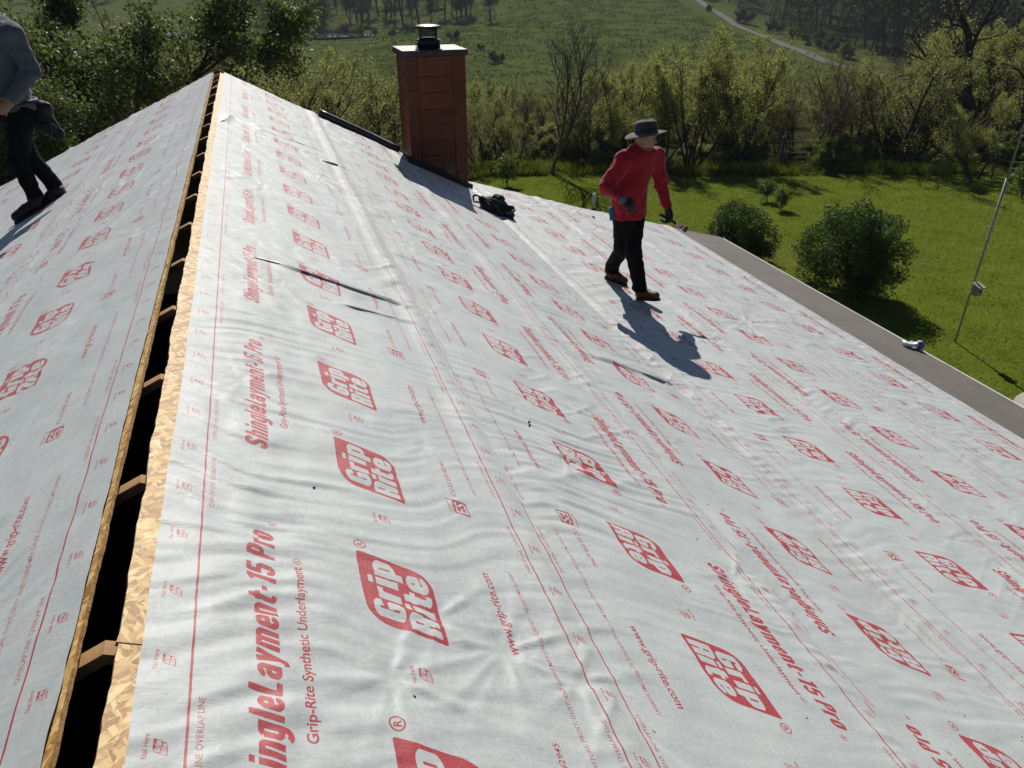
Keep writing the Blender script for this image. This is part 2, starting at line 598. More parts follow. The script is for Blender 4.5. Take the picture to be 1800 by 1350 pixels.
def heavy(body, x0, x1, s_base, cap, val=255, slant=.2, weight=.165, gap=.075):
    tot = sum(HEAVY[ch][0] + gap for ch in body) - gap
    kx = (x1 - x0 - slant * cap) / tot
    V = []; T = []
    x = 0.0
    hw = weight / 2
    for ch in body:
        w, paths = HEAVY[ch]
        for path in paths:
            p = np.array(path, float) + [x, 0]
            for a, b in zip(p[:-1], p[1:]):
                d = (b - a) / (np.linalg.norm(b - a) + 1e-9); nrm = np.array([-d[1], d[0]]) * hw
                n = len(V); V += [a + nrm, b + nrm, b - nrm, a - nrm]; T += [[n, n + 1, n + 2], [n, n + 2, n + 3]]
            for q in p[1:-1]:
                n = len(V)
                V += [q + hw * np.array([math.cos(t_), math.sin(t_)]) for t_ in np.arange(8) * math.pi / 4 + .3927]
                T += [[n, n + j, n + j + 1] for j in range(1, 7)]
        x += w + gap
    V = np.array(V)
    fill(np.stack([x0 + V[:, 0] * kx + slant * V[:, 1] * cap, (PER - s_base) + V[:, 1] * cap], 1), np.array(T), val)


def logo(x0, s_top, w, h, frame=0.0):
    """leaning badge with the two words; x0 = left end of the lower edge"""
    n = 10
    lean = 0.30
    def corner(cx, cy, sx, sy, r):
        pts = []
        for i in range(n + 1):
            t = math.pi / 2 * i / n
            pts.append((cx - sx * r + sx * r * math.cos(t), cy - sy * r + sy * r * math.sin(t)))
        return pts if sx * sy > 0 else pts[::-1]
    wr = w - lean * h
    pts = corner(wr, h, 1, 1, .045 * h) + corner(0, h, -1, 1, .30 * h) + corner(0, 0, -1, -1, .045 * h) + corner(wr, 0, 1, -1, .30 * h)
    pts = np.array(pts)
    P = np.stack([x0 + pts[:, 0] + lean * pts[:, 1], PER - s_top - h + pts[:, 1]], 1)
    c = P.mean(0)
    fill(np.vstack([P, c]), np.array([[i, (i + 1) % len(P), len(P)] for i in range(len(P))]), 255)
    heavy('Grip', x0 + .185 * w, x0 + .935 * w, s_top + .500 * h, .395 * h, 0, .28, .185, .065)
    heavy('Rite', x0 + .060 * w, x0 + .800 * w, s_top + .935 * h, .395 * h, 0, .28, .185, .065)


def ring_r(x, s, r):
    """circled R"""
    th = np.linspace(0, 2 * np.pi, 25)[:-1]
    o = np.stack([x + r * np.cos(th), PER - s + r * np.sin(th)], 1); i_ = np.stack([x + .8 * r * np.cos(th), PER - s + .8 * r * np.sin(th)], 1)
    k = len(th)
    T = [[j, (j + 1) % k, k + j] for j in range(k)] + [[(j + 1) % k, k + (j + 1) % k, k + j] for j in range(k)]
    fill(np.vstack([o, i_]), np.array(T), 255)
    text('R', x - .42 * r, x + .46 * r, s + .5 * r, 1.0 * r, 255, 0, .02)


def bar(s0, s1):
    fill(np.array([[0, PER - s1], [PER, PER - s1], [PER, PER - s0], [0, PER - s0]]), np.array([[0, 1, 2], [0, 2, 3]]), 255)


bar(.0955, .1005); bar(1.1215, 1.1265)
for k in range(6):
    for s0 in (.042, 1.165):
        x = (1.192 + .2033 * k) % PER
        logo(x + .004, s0, .034, .026)
        text('Nail Here', x - .004, x + .046, s0 - .008, .0095, 255, 0, .012)
for k in range(2):
    logo((1.338 + .61 * k) % PER, .512, .330, .212)
    ring_r(1.700 + .61 * k, .530, .020)
    x = (1.206 + .61 * k) % PER
    logo(x + .005, .615, .044, .033)
    text('Nail Here', x, x + .055, .604, .0115, 255, 0, .012)
heavy('ShingleLayment-15 Pro', .880, 1.700, .282, .072, 255, .30, .175, .075)
ring_r(1.722, .282, .011)
text('Grip-Rite Synthetic Underlayment', 1.030, 1.560, .351, .0245, 255, 0, .022)
ring_r(1.580, .341, .012)
for x in (.530, .655, .880, 1.005):
    text('OVERLAP LINE', x, x + .118, .1265, .0125, 255, 0, .004)
for x in (.470, .600, .880, 1.010):
    text('OVERLAP LINE', x, x + .118, 1.1105, .0125, 255, 0, .004)
# badge with two letters, then its number
fill(np.array([[.728, PER - .965], [.806, PER - .965], [.822, PER - .890], [.744, PER - .890]]), np.array([[0, 1, 2], [0, 2, 3]]), 255)
fill(np.array([[.738, PER - .909], [.8125, PER - .909], [.8165, PER - .893], [.742, PER - .893]]), np.array([[0, 1, 2], [0, 2, 3]]), 0)
text('ICC', .746, .785, .907, .011, 255, .2, .01)
text('ES', .738, .805, .9600, .044, 0, .2, .02)
text('ICC-ES ESR #2945', .838, 1.060, .940, .0175, 255, .1, .008)
text('www.grip-rite.com', 1.335, 1.662, .938, .030, 255, .12, .016)
text('CAUTION: MOISTURE, FROST, DUST AND DEBRIS MAY CAUSE SURFACE TO BECOME SLIPPERY', .870, 1.690, 1.030, .0125, 255, .12, .003)

img = bpy.data.images.new('underlayment_print', RES, RES, alpha=False, float_buffer=False)
img.colorspace_settings.name = 'Non-Color'
_px = np.empty((RES, RES, 4), np.float32); _px[..., :3] = (PRINT / 255.0)[..., None]; _px[..., 3] = 1
img.pixels.foreach_set(_px.ravel())
img.update(); img.pack()
del _px


def mat_underlay(crease_dir):
    t = NT('printed_underlayment')
    uvn = t.n('ShaderNodeUVMap')
    im = t.n('ShaderNodeTexImage', image=img, interpolation='Linear', extension='REPEAT')
    t.l(uvn.outputs[0], im.inputs[0])
    mp = t.n('ShaderNodeMapping'); mp.inputs['Scale'].default_value = (1.22, 1.22, 1.22); t.l(uvn.outputs[0], mp.inputs[0])
    v = mp.outputs[0]
    cloud = t.noise(v, 3.0, 5, .6)
    fine = t.noise(v, 70, 4, .65)
    grey = t.ramp(cloud.outputs[0], [(.3, (.385, .412, .408)), (.7, (.45, .478, .472))])
    grey2 = t.mix(.22, grey.outputs[0], fine.outputs[0], 'OVERLAY')
    wear = t.noise(v, 130, 3, .7)
    w = t.ramp(wear.outputs[0], [(.28, (.80,) * 3), (.5, (.98,) * 3)])
    fac = t.math('MULTIPLY', im.outputs[0], w.outputs[0])
    col = t.mix(fac, grey2, (.35, .026, .036))
    # scattered grime and scuffs
    g = t.noise(v, 9, 7, .75)
    gr = t.ramp(g.outputs[0], [(.64, (0, 0, 0)), (.80, (1, 1, 1))])
    col = t.mix(t.math('MULTIPLY', gr.outputs[0], .16), col, (.25, .235, .21))
    # relief: fine tight creases running across the roll, crinkle, weave
    oc = t.coords(rot=(0, 0, -crease_dir))
    wa = t.noise(oc, 1.6, 3, .5)
    wv_ = t.n('ShaderNodeVectorMath', operation='SCALE'); t.l(wa.outputs['Color'], wv_.inputs[0]); wv_.inputs['Scale'].default_value = .16
    ad = t.n('ShaderNodeVectorMath', operation='ADD'); t.l(oc, ad.inputs[0]); t.l(wv_.outputs[0], ad.inputs[1])
    hs = []
    for sc, det in (((3.2, 17, 3.2), 2), ((6.5, 52, 6.5), 3)):
        mm = t.n('ShaderNodeMapping'); mm.inputs['Scale'].default_value = sc; t.l(ad.outputs[0], mm.inputs[0])
        nn = t.noise(mm.outputs[0], 1.0, det, .5)
        hs.append(t.math('ABSOLUTE', t.math('SUBTRACT', nn.outputs[0], .5)))
    mask = t.noise(oc, 1.3, 3, .6)
    mk = t.ramp(mask.outputs[0], [(.36, (.12,) * 3), (.62, (1, 1, 1))])
    r1 = t.math('MULTIPLY', t.math('MINIMUM', hs[0], .16), mk.outputs[0])
    r2 = t.math('MULTIPLY', t.math('MINIMUM', hs[1], .14), mk.outputs[0])
    n0 = t.bump(r1, -.70, .055)
    n1 = t.bump(r2, -1.0, .030, n0)
    m2 = t.n('ShaderNodeMapping'); m2.inputs['Scale'].default_value = (58, 20, 1); t.l(uvn.outputs[0], m2.inputs[0])
    cr = t.noise(m2.outputs[0], 1.0, 4, .6, .6)
    n2 = t.bump(cr.outputs[0], .20, .006, n1)
    n3 = t.bump(fine.outputs[0], .14, .002, n2)
    rgh = t.ramp(cloud.outputs[0], [(.3, (.45,) * 3), (.7, (.57,) * 3)])
    b = t.bsdf(col, rgh.outputs[0], .5, 0, n3)
    b.inputs['Sheen Weight'].default_value = .5; b.inputs['Sheen Roughness'].default_value = .30
    return t.m


def mat_osb():
    """pressed strands: several layers of long flakes laid at different angles, each with its own tone and grain"""
    t = NT('strand_board')
    c = t.coords()
    nz = t.noise(c, 11, 3)
    vm = t.n('ShaderNodeVectorMath', operation='SCALE'); t.l(nz.outputs['Color'], vm.inputs[0]); vm.inputs['Scale'].default_value = .022
    va = t.n('ShaderNodeVectorMath', operation='ADD'); t.l(c, va.inputs[0]); t.l(vm.outputs[0], va.inputs[1])
    tone = None; edge = None; grainf = None
    for i, (sx, sy, rot) in enumerate(((18, 62, .25), (58, 17, -.35), (26, 80, 1.05), (75, 24, .75), (30, 95, -.95))):
        rm = t.n('ShaderNodeMapping'); rm.inputs['Rotation'].default_value = (0, 0, rot); t.l(va.outputs[0], rm.inputs[0])
        mp = t.n('ShaderNodeMapping'); mp.inputs['Scale'].default_value = (sx, sy, 8); mp.inputs['Location'].default_value = (i * 3.7, i * 1.3, 0); t.l(rm.outputs[0], mp.inputs[0])
        vo = t.n('ShaderNodeTexVoronoi', distance='MINKOWSKI'); vo.inputs['Exponent'].default_value = 1.6; vo.inputs['Scale'].default_value = 1.0
        t.l(mp.outputs[0], vo.inputs['Vector'])
        sp = t.n('ShaderNodeSeparateColor'); t.l(vo.outputs['Color'], sp.inputs[0])
        gm = t.n('ShaderNodeMapping'); gm.inputs['Scale'].default_value = (sx * 1.2, sy * 9, 8) if sy > sx else (sx * 9, sy * 1.2, 8); t.l(rm.outputs[0], gm.inputs[0])
        gn = t.noise(gm.outputs[0], 1, 2)
        f = t.math('ADD', t.math('MULTIPLY', sp.outputs[0], .72), t.math('MULTIPLY', gn.outputs[0], .34))
        if tone is None: tone, edge = f, vo.outputs['Distance']
        else:
            pick = t.math('GREATER_THAN', sp.outputs[1], (.5, .55, .6, .7)[i - 1])
            tone = t.mix(pick, tone, f); edge = t.mix(pick, edge, vo.outputs['Distance'])
    rp = t.ramp(tone, [(.06, (.16, .070, .020)), (.24, (.36, .19, .062)), (.5, (.55, .35, .130)), (.8, (.68, .485, .22)), (1, (.77, .59, .31))])
    er = t.ramp(edge, [(.62, (0, 0, 0)), (.95, (1, 1, 1))])
    col = t.mix(t.math('MULTIPLY', er.outputs[0], .45), rp.outputs[0], (.19, .095, .035))
    n = t.bump(tone, .5, .004)
    n = t.bump(edge, -.25, .003, n)
    t.bsdf(col, .5, .4, 0, n)
    return t.m


M_UND = mat_underlay(-.10)
M_UNDL = mat_underlay(R(57))
M_OSB = mat_osb()
M_STRAND_EDGE = mat_plain('strand_board_cut_edge', (.34, .20, .075), .8, .45, 60, .5, bscale=160)
M_LUMBER = mat_plain('rafter_lumber', (.33, .19, .085), .75, .3, 14, .3)
M_ATTIC = mat_plain('shaded_attic_floor', (.035, .03, .027), .95, .4, 8, .5)  # near-black colour stands for the shade inside the closed attic
M_WHITE = mat_plain('white_painted_metal', (.78, .78, .76), .4, .06, 5, .05)
M_SIDING = mat_plain('pale_siding', (.55, .52, .45), .6, .08, 3, .1)
M_DARKMETAL = mat_plain('dark_metal', (.03, .032, .038), .42, .3, 10, .2, .5, .3)


def mat_ice():
    t = NT('eave_membrane')
    c = t.coords()
    a = t.noise(c, 2.2, 6, .6); b = t.noise(c, 260, 3, .7)
    rp = t.ramp(a.outputs[0], [(.3, (.115, .104, .088)), (.7, (.150, .137, .119))])
    col = t.mix(.5, rp.outputs[0], b.outputs[0], 'OVERLAY')
    t.bsdf(col, .75, .3, 0, t.bump(b.outputs[0], .5, .003))
    return t.m


def mat_wood(name, dark, light):
    t = NT(name)
    c = t.coords(scale=(1, 1, 1))
    oi = t.n('ShaderNodeObjectInfo')
    mp = t.n('ShaderNodeMapping'); mp.inputs['Scale'].default_value = (5, 5, 60); t.l(c, mp.inputs[0])
    a = t.noise(mp.outputs[0], 1, 5, .6); st = t.noise(c, 3.0, 4, .6)
    f = t.math('ADD', t.math('MULTIPLY', a.outputs[0], .5), t.math('MULTIPLY', st.outputs[0], .5))
    f = t.math('ADD', f, t.math('MULTIPLY', t.math('SUBTRACT', oi.outputs['Random'], .5), .22))
    rp = t.ramp(f, [(.3, dark), (.7, light)])
    # worn and peeling patches on the lowest boards, dark drips below the cap
    sx = t.n('ShaderNodeSeparateXYZ'); t.l(c, sx.inputs[0])
    low = t.n('ShaderNodeMapRange', interpolation_type='SMOOTHSTEP'); low.inputs['From Min'].default_value = -1.08; low.inputs['From Max'].default_value = -1.30; t.l(sx.outputs[2], low.inputs[0])
    pe = t.noise(c, 7.5, 6, .7); pr = t.ramp(pe.outputs[0], [(.50, (0, 0, 0)), (.58, (1, 1, 1))])
    col = t.mix(t.math('MULTIPLY', t.math('MULTIPLY', low.outputs[0], pr.outputs[0]), .75), rp.outputs[0], (.20, .165, .15))
    dm = t.n('ShaderNodeMapping'); dm.inputs['Scale'].default_value = (22, 22, 1.2); t.l(c, dm.inputs[0])
    dn = t.noise(dm.outputs[0], 1, 4, .6); dr = t.ramp(dn.outputs[0], [(.55, (0, 0, 0)), (.75, (1, 1, 1))])
    col = t.mix(t.math('MULTIPLY', dr.outputs[0], .45), col, (.028, .012, .008))
    t.bsdf(col, .62, .3, 0, t.bump(a.outputs[0], .35, .004))
    return t.m


M_ICE = mat_ice()
M_CEDAR = mat_wood('stained_cedar', (.078, .021, .008), (.156, .044, .017))
M_CAP = mat_plain('weathered_cap_metal', (.036, .031, .029), .42, .4, 9, .25, .5, .5)
M_FLUE = mat_plain('black_flue_metal', (.012, .012, .013), .45, .3, 12, .2, .5, .4)

# ------------------------------------------------------------------ the house: roof surfaces
T1, T2, TL = math.atan(.5), R(15.3), R(24.3)
VB = 3.40
XB, ZB = VB * math.cos(T1), -VB * math.sin(T1)
XE, ZE = XB + (7.78 - VB) * math.cos(T2), ZB - (7.78 - VB) * math.sin(T2)
GROUND = -5.3


def roof_right(v, Y, h):
    v, Y, h = np.broadcast_arrays(np.asarray(v, float), Y, h)
    w = smooth(VB - .05, VB + .05, v)
    th = T1 + (T2 - T1) * w
    x = np.where(v < VB, v * math.cos(T1), XB + (v - VB) * math.cos(T2))
    z = np.where(v < VB, -v * math.sin(T1), ZB - (v - VB) * math.sin(T2))
    return np.stack([x + h * np.sin(th), Y, z + h * np.cos(th)], -1)


def roof_left(v, Y, h):
    v, Y, h = np.broadcast_arrays(np.asarray(v, float), Y, h)
    return np.stack([-v * math.cos(TL) - h * math.sin(TL), Y, -v * math.sin(TL) + h * math.cos(TL)], -1)


def rake_right(v):
    return np.interp(v, [0, 3.4, 5.6, 8.0], [11.08, 10.58, 10.24, 10.24])


def rake_left(v):
    return np.interp(v, [0, 6], [11.1, 11.0])


house = thing('house', 'house with red printed grey underlayment on its stripped gable roof', 'house', (0, 0, 0))

rng = np.random.default_rng(7)


def crease(p, q, length, seed):
    return noise2(p, q / length, seed)


def wrinkles(v, Y, side, row):
    """height of the loose sheet above the deck, metres"""
    s = v
    if side == 'R':
        ang = [.10, -.16, .08, -.22, .05, -.12][row % 6]
    else:
        ang = [-1.12, -1.0, -.9, -1.0][row % 4]
    ca, sa = math.cos(ang), math.sin(ang)
    wob = noise2(v * 1.7 + row * 3, Y * 1.3, 11 + row) * .22
    q = v * ca + Y * sa + wob            # along the creases
    p = -v * sa + Y * ca + .10 * noise2(v * 2.6, Y * 2.1, 23 + row)   # across them
    m1 = .25 + .75 * smooth(-.35, .55, noise2(v * 1.1 + 9, Y * .75, 41 + row + (90 if side == 'L' else 0)))
    m2 = .3 + .7 * smooth(-.3, .6, noise2(v * .9 + 3, Y * .6, 61 + row))
    h = .0052 * m1 * crease(p / .027, q, .22, 101 + row)
    h += 0.0085 * m1 * (.30 - np.abs(crease(p / .075, q, .45, 131 + row)))
    h += .0028 * m2 * crease(p / .15, q, .7, 151 + row)
    r1 = crease(p / .13, q, .9, 171 + row)
    h += .0042 * m2 * np.maximum(0, 1 - np.abs(r1) * 3.2) ** 1.5        # sharp tucks
    a2 = ang + .75
    p2 = -v * math.sin(a2) + Y * math.cos(a2); q2 = v * math.cos(a2) + Y * math.sin(a2)
    m3 = smooth(.0, .7, noise2(v * 1.4, Y * .9, 83 + row))
    r2 = noise2(p2 / .11 + wob, q2 / .8, 191 + row)
    h += .0075 * m3 * np.maximum(0, 1 - np.abs(r2) * 2.6) ** 1.5
    h += .0022 * noise2(v * 14, Y * 14, 211 + row) * (.4 + .6 * m2)
    return h


PINCH = {'R': [(5.30, 5.98, .40, .011), (5.05, 7.0, .25, .006)], 'L': [(.30, 4.52, .2, .006)]}
for side, vm, num in (('R', 6.7, 105), ('L', 4.8, 55)):
    for _ in range(num):
        PINCH[side].append((rng.uniform(.2, vm), rng.uniform(.7, 10.2), rng.uniform(.07, .17), rng.uniform(.0015, .0045)))
PINCH['R'] += [(1.17, 1.26, .16, .006), (.79, 1.44, .15, .006), (.97, 1.35, .22, .007), (.62, 1.22, .16, .006), (2.25, 1.9, .2, .006), (1.7, 2.55, .14, .005)]
# long tucks that stand up from the sheet: v0, Y0, v1, Y1, height, half width
TUCK = {'R': [(.30, 3.97, 1.25, 3.96, .028, .022), (.42, 3.90, 1.0, 3.88, .010, .03), (.72, 3.66, 1.22, 3.73, .014, .02), (2.60, 4.24, 3.40, 4.24, .030, .022), (2.75, 4.33, 3.3, 4.36, .010, .03),
              (1.05, 7.57, 1.30, 7.61, .026, .02), (.40, 7.55, 1.16, 7.78, .012, .03), (.33, 7.75, 1.16, 8.15, .013, .03), (.36, 8.0, 1.14, 8.70, .011, .03), (.10, 7.45, .18, 8.0, .016, .035), (.2, 8.02, .5, 7.9, .012, .03),
              (1.85, 2.4, 2.2, 2.58, .008, .035), (1.52, 2.35, 1.85, 2.50, .008, .03), (3.05, 5.2, 3.4, 4.75, .008, .03), (4.7, 6.3, 5.6, 5.7, .010, .03), (4.6, 6.0, 5.4, 5.35, .012, .035), (4.3, 5.6, 5.2, 4.7, .010, .04), (4.9, 5.9, 5.9, 5.9, .007, .03), (2.45, 5.6, 2.62, 3.8, .007, .035)],
        'L': [(.06, 5.95, .42, 5.10, .012, .03), (.30, 4.62, .75, 4.05, .012, .03), (.15, 5.3, .6, 4.6, .010, .03), (.08, 6.6, .5, 5.6, .010, .03), (.10, 3.9, .5, 3.2, .008, .04), (.2, 5.05, .95, 4.0, .009, .04), (.12, 5.9, .9, 4.5, .009, .035), (.1, 4.3, .7, 3.3, .008, .04)]}


def standing(v, Y, side):
    h = np.zeros_like(v)
    for v0, y0, rr, a in PINCH[side]:
        m = (np.abs(v - v0) < 3.2 * rr) & (np.abs(Y - y0) < 3.2 * rr)
        if not m.any(): continue
        dv = v[m] - v0; dy = Y[m] - y0
        r = np.hypot(dv, dy) + 1e-6; ph = np.arctan2(dy, dv)
        k = int(4 + (v0 * 97 + y0 * 31) % 4); o = v0 * 7 + y0 * 3
        star = 1.6 * np.maximum(0, np.cos(k * ph + o + .8 * np.sin(2 * ph + o))) ** 4 + 1.0 * np.maximum(0, np.cos((k + 3) * ph + 2 * o)) ** 5 - .3
        h[m] += .8 * a * star * np.exp(-r / rr) * (1 - np.exp(-(r / (.18 * rr)) ** 2)) * (np.clip(3.2 - r / rr, 0, 1)) - 1.2 * a * np.exp(-(r / (.22 * rr)) ** 2)
    for v0, y0, v1, y1, a, w in TUCK[side]:
        L = math.hypot(v1 - v0, y1 - y0); ux, uy = (v1 - v0) / L, (y1 - y0) / L
        m = (v > min(v0, v1) - .2) & (v < max(v0, v1) + .2) & (Y > min(y0, y1) - .25) & (Y < max(y0, y1) + .25)
        if not m.any(): continue
        t = (v[m] - v0) * ux + (Y[m] - y0) * uy; d = -(v[m] - v0) * uy + (Y[m] - y0) * ux
        d = d + .012 * noise2(t * 5, t * 0 + a * 900, 5)
        env = smooth(-.04, .25 * L, t) * (1 - smooth(.8 * L, L + .04, t))
        prof = np.exp(-np.abs(d / w) ** 1.4) - .12 * np.exp(-((d / w) / 2.5) ** 2)
        h[m] += a * env * prof
    return h


def y_grid(near, far):
    ys = [-2.4]
    while ys[-1] < 11.1:
        y = ys[-1]
        st = .05 if y < .6 else near + (far - near) * min(1, max(0, (y - 2.2) / 7))
        ys.append(y + st)
    ys[-1] = 11.1
    return np.array(ys)


def sheet(side, row, v0, c, rotated, ds, near, far, v_hide=0.0):
    Yg = y_grid(near, far)
    s = np.linspace(0, PER, int(PER / ds) + 1)
    S, YY = np.meshgrid(s, Yg, indexing='ij')
    v = v0 + S
    rake = rake_right(v) if side == 'R' else rake_left(v)
    Y = np.where(YY < 9, YY, 9 + (YY - 9) * (rake + .012 - 9) / 2.1)
    wav = .004 * noise2(Y * 1.3, Y * 0 + row, 301 + row) + .0015 * noise2(Y * 7, Y * 0 + row, 305)
    v = v + wav * (smooth(PER - .15, PER, S) + (1 - smooth(0, .15, S)))
    att = .25 + .75 * smooth(.02, .20, S)                 # the upper edge is nailed flat beneath its neighbour
    if row == 0: att = .45 + .55 * smooth(.0, .30, S)
    h = wrinkles(v, Y, side, row) * att
    if row == 0 and side == 'R':
        h += .0006 * noise2(Y * 60, v * 28, 77) * smooth(.08, .2, S) * (1 - smooth(.3, .42, S))
    h *= 1 - .75 * smooth(PER - .06, PER, S)
    h += standing(v, Y, side) * (.3 + .7 * smooth(0, .1, S))
    h = np.where(h < 0, -.009 * np.tanh(-h / .009), h)
    h = .0125 + h + .009 * smooth(PER - .17, PER - .06, S) - .007 * smooth(PER - .05, PER, S) + .0025 * noise2(Y * 2.2, S * 9, 333 + row) * smooth(PER - .2, PER - .05, S)
    P = (roof_right if side == 'R' else roof_left)(v, Y, h)
    if side == 'R':
        sl = (PER - S) if rotated else S; X = (-Y + c) if rotated else (Y + c)
    else:
        sl = (PER - S) if not rotated else S; X = (Y + c) if not rotated else (-Y + c)
    uv = np.stack([X / PER, (PER - sl) / PER], -1)
    nS, nY = S.shape
    i = np.arange(nS - 1)[:, None] * nY + np.arange(nY - 1)[None, :]
    F = np.stack([i, i + nY, i + nY + 1, i + 1], -1).reshape(-1, 4)
    if side == 'L': F = F[:, ::-1]
    me = make_mesh('underlayment_sheet', P.reshape(-1, 3), [F], [M_UND if side == 'R' else M_UNDL], True, uv.reshape(-1, 2))
    return link('underlayment_sheet', me, house)


for row, (v0, c, rot) in enumerate(((.075, 0.0, False), (1.205, .415, True), (2.32, .478, False), (3.42, .64, True), (4.48, .26, False), (5.60, .25, True))):
    sheet('R', row, v0, c, rot, .0115 if row < 3 else .014, .0105 if row < 2 else .013, .03)
for row, (v0, c, rot) in enumerate(((.066, -.38, False), (.96, .25, True), (2.02, .1, False), (3.15, .5, True))):
    sheet('L', row, v0, c, rot, .0125 if row < 2 else .02, .0125 if row < 2 else .02, .03)

# pleats pulled up from the sheets: thin double folds that stand and lean away from the sun
def pleat(v0, y0, v1, y1, hgt, base=.016, lean=.5, n=60):
    t = np.linspace(0, 1, n)
    v = v0 + (v1 - v0) * t; y = y0 + (y1 - y0) * t + .010 * noise2(t * 4, t * 0 + y0 * 9, 6)
    env = np.sin(np.pi * np.clip(t, .0, 1) ** .8) ** .6 * (1 + .25 * noise2(t * 7, t * 0 + v0 * 5, 7))
    hh = hgt * np.clip(env, .02, None)
    rows = []
    for k, (dy, fh) in enumerate(((.030, -.004), (.012, .25), (.002, .75), (-.004, 1.0), (-.007, .97), (-.004, .6), (-.002, .15), (-.006, -.004))):
        rows.append(roof_right(v, y + dy * (.4 + .6 * env) - lean * hh * max(fh, 0), base - .006 + hh * fh))
    V = np.stack(rows).reshape(-1, 3); k = len(rows)
    i = np.arange(k - 1)[:, None] * n + np.arange(n - 1)[None, :]
    F = np.stack([i, i + 1, i + n + 1, i + n], -1).reshape(-1, 4)
    uv = np.stack([np.full(k * n, .30), np.full(k * n, .36)], 1) + np.stack([np.tile(t * .02, k), np.zeros(k * n)], 1)
    link('sheet_pleat', make_mesh('sheet_pleat', V, [F], [M_UND], True, uv), house)


for a_ in ((.33, 3.96, 1.27, 3.95, .022), (.70, 3.66, 1.24, 3.72, .012), (2.60, 4.26, 3.42, 4.22, .022), (1.04, 7.57, 1.30, 7.60, .022), (.36, 7.78, 1.10, 8.10, .014), (.10, 7.42, .17, 7.75, .016)):
    pleat(*a_)

# membrane along the right eave
Yg = np.linspace(-2.4, 10.24, 420); S = np.linspace(6.70, 7.78, 50)
SS, YY = np.meshgrid(S, Yg, indexing='ij')
hh = .004 + .0022 * noise2((YY + SS * 1.2) / .16, SS / .9, 5) + .0035 * np.maximum(0, 1 - np.abs(noise2((YY + SS * 1.5) / .5, SS / 1.1, 8)) * 4)
hh = np.where(SS < 6.86, np.minimum(hh, .004), hh)
P = roof_right(SS, YY, hh)
i = np.arange(49)[:, None] * 420 + np.arange(419)[None, :]
link('eave_membrane', make_mesh('eave_membrane', P.reshape(-1, 3), [np.stack([i, i + 420, i + 421, i + 1], -1).reshape(-1, 4)], [M_ICE], True), house)


# sheathing panels (the strip along the ridge shows), each its own board
def panel(side, v0, v1, y0, y1, rough=0.0, seed=0):
    if y1 - y0 < .05: return
    fn = roof_right if side == 'R' else roof_left
    n = max(2, int((y1 - y0) / .02)) if rough else 2
    ys = np.linspace(y0, y1, n)
    e = v0 + (rough * (noise2(ys * 5, ys * 0 + seed, 3) + .5 * noise2(ys * 24, ys * 0 + seed, 9) + .5 * noise2(ys * 60, ys * 0 + seed, 4)) if rough else 0 * ys)
    top = [-.001, -.013]
    rows = [fn(e, ys, top[1]), fn(e, ys, top[0]), fn(np.full(n, v1), ys, top[0]), fn(np.full(n, v1), ys, top[1])]
    V = np.stack(rows).reshape(-1, 3)
    F = []; mi = []
    for r in range(4):
        a = r * n + np.arange(n - 1); b = ((r + 1) % 4) * n + np.arange(n - 1)
        q = np.stack([a, b, b + 1, a + 1], -1)
        F.append(q if side == 'R' else q[:, ::-1]); mi.append(np.full(n - 1, 1 if r == 0 else 0))
    ends = np.array([[0, n, 2 * n, 3 * n], [n - 1, 4 * n - 1, 3 * n - 1, 2 * n - 1]])
    F.append(ends); mi.append(np.ones(2))
    return link('sheathing_panel', make_mesh('sheathing_panel', V, [np.concatenate(F)], [M_OSB, M_STRAND_EDGE], False, midx=np.concatenate(mi)), house)


for k in range(-2, 5):
    y0 = 1.262 + 2.44 * k; y1 = min(y0 + 2.436, 11.0)
    panel('R', .026 + .004 * (k % 2), 1.22, y0, y1, .0035, k)
    panel('L', .060, 1.22, y0 - .6, min(y1 - .6, 11.05) if k < 4 else 11.05, .0025, k + 20)
    for r, v0 in enumerate((1.224, 2.448)):
        panel('R', v0, min(v0 + 1.22, VB - .002), y0, min(y1, 10.5))
    for r, v0 in enumerate((1.224, 2.448, 3.672)):
        panel('L', v0, v0 + 1.22, y0, y1)
    for r, v0 in enumerate((3.402, 4.626, 5.85)):
        panel('R', v0, min(v0 + 1.22, 7.77) if r < 2 else 7.77, y0, min(y1, 10.2))

# roof trusses: two sloping chords meeting at the ridge
def truss(y):
    m = MB()
    d1, dL = .0135, .0135
    p = [(0, -.0150)]
    xr, xl = 3.0, -4.6
    zr, zl = -.0150 - xr * math.tan(T1), -.0150 - xl * -1 * math.tan(TL)
    dep = .030
    out = [(xl, zl - .018), (0, -.0330), (xr, zr - .018), (xr, zr - dep - .018), (0, -.0330 - dep), (xl, zl - dep - .018)]
    V = [(x, y - .019, z) for x, z in out] + [(x, y + .019, z) for x, z in out]
    Q = [[0, 6, 7, 1], [1, 7, 8, 2], [2, 8, 9, 3], [3, 9, 10, 4], [4, 10, 11, 5], [5, 11, 6, 0], [0, 1, 4, 5], [1, 2, 3, 4], [6, 11, 10, 7], [7, 10, 9, 8]]
    m.add(V, np.array(Q)[:, ::-1])
    return m


tr0 = truss(0).build('rafter', M_LUMBER, house)
for k in range(-4, 17):
    y = 1.273 + .6096 * k
    o = tr0 if k == -4 else tr0.copy()
    if k > -4: COL.objects.link(o); o.parent = house
    o.location = (rng.uniform(-.004, .004), y, rng.uniform(-.005, .002))

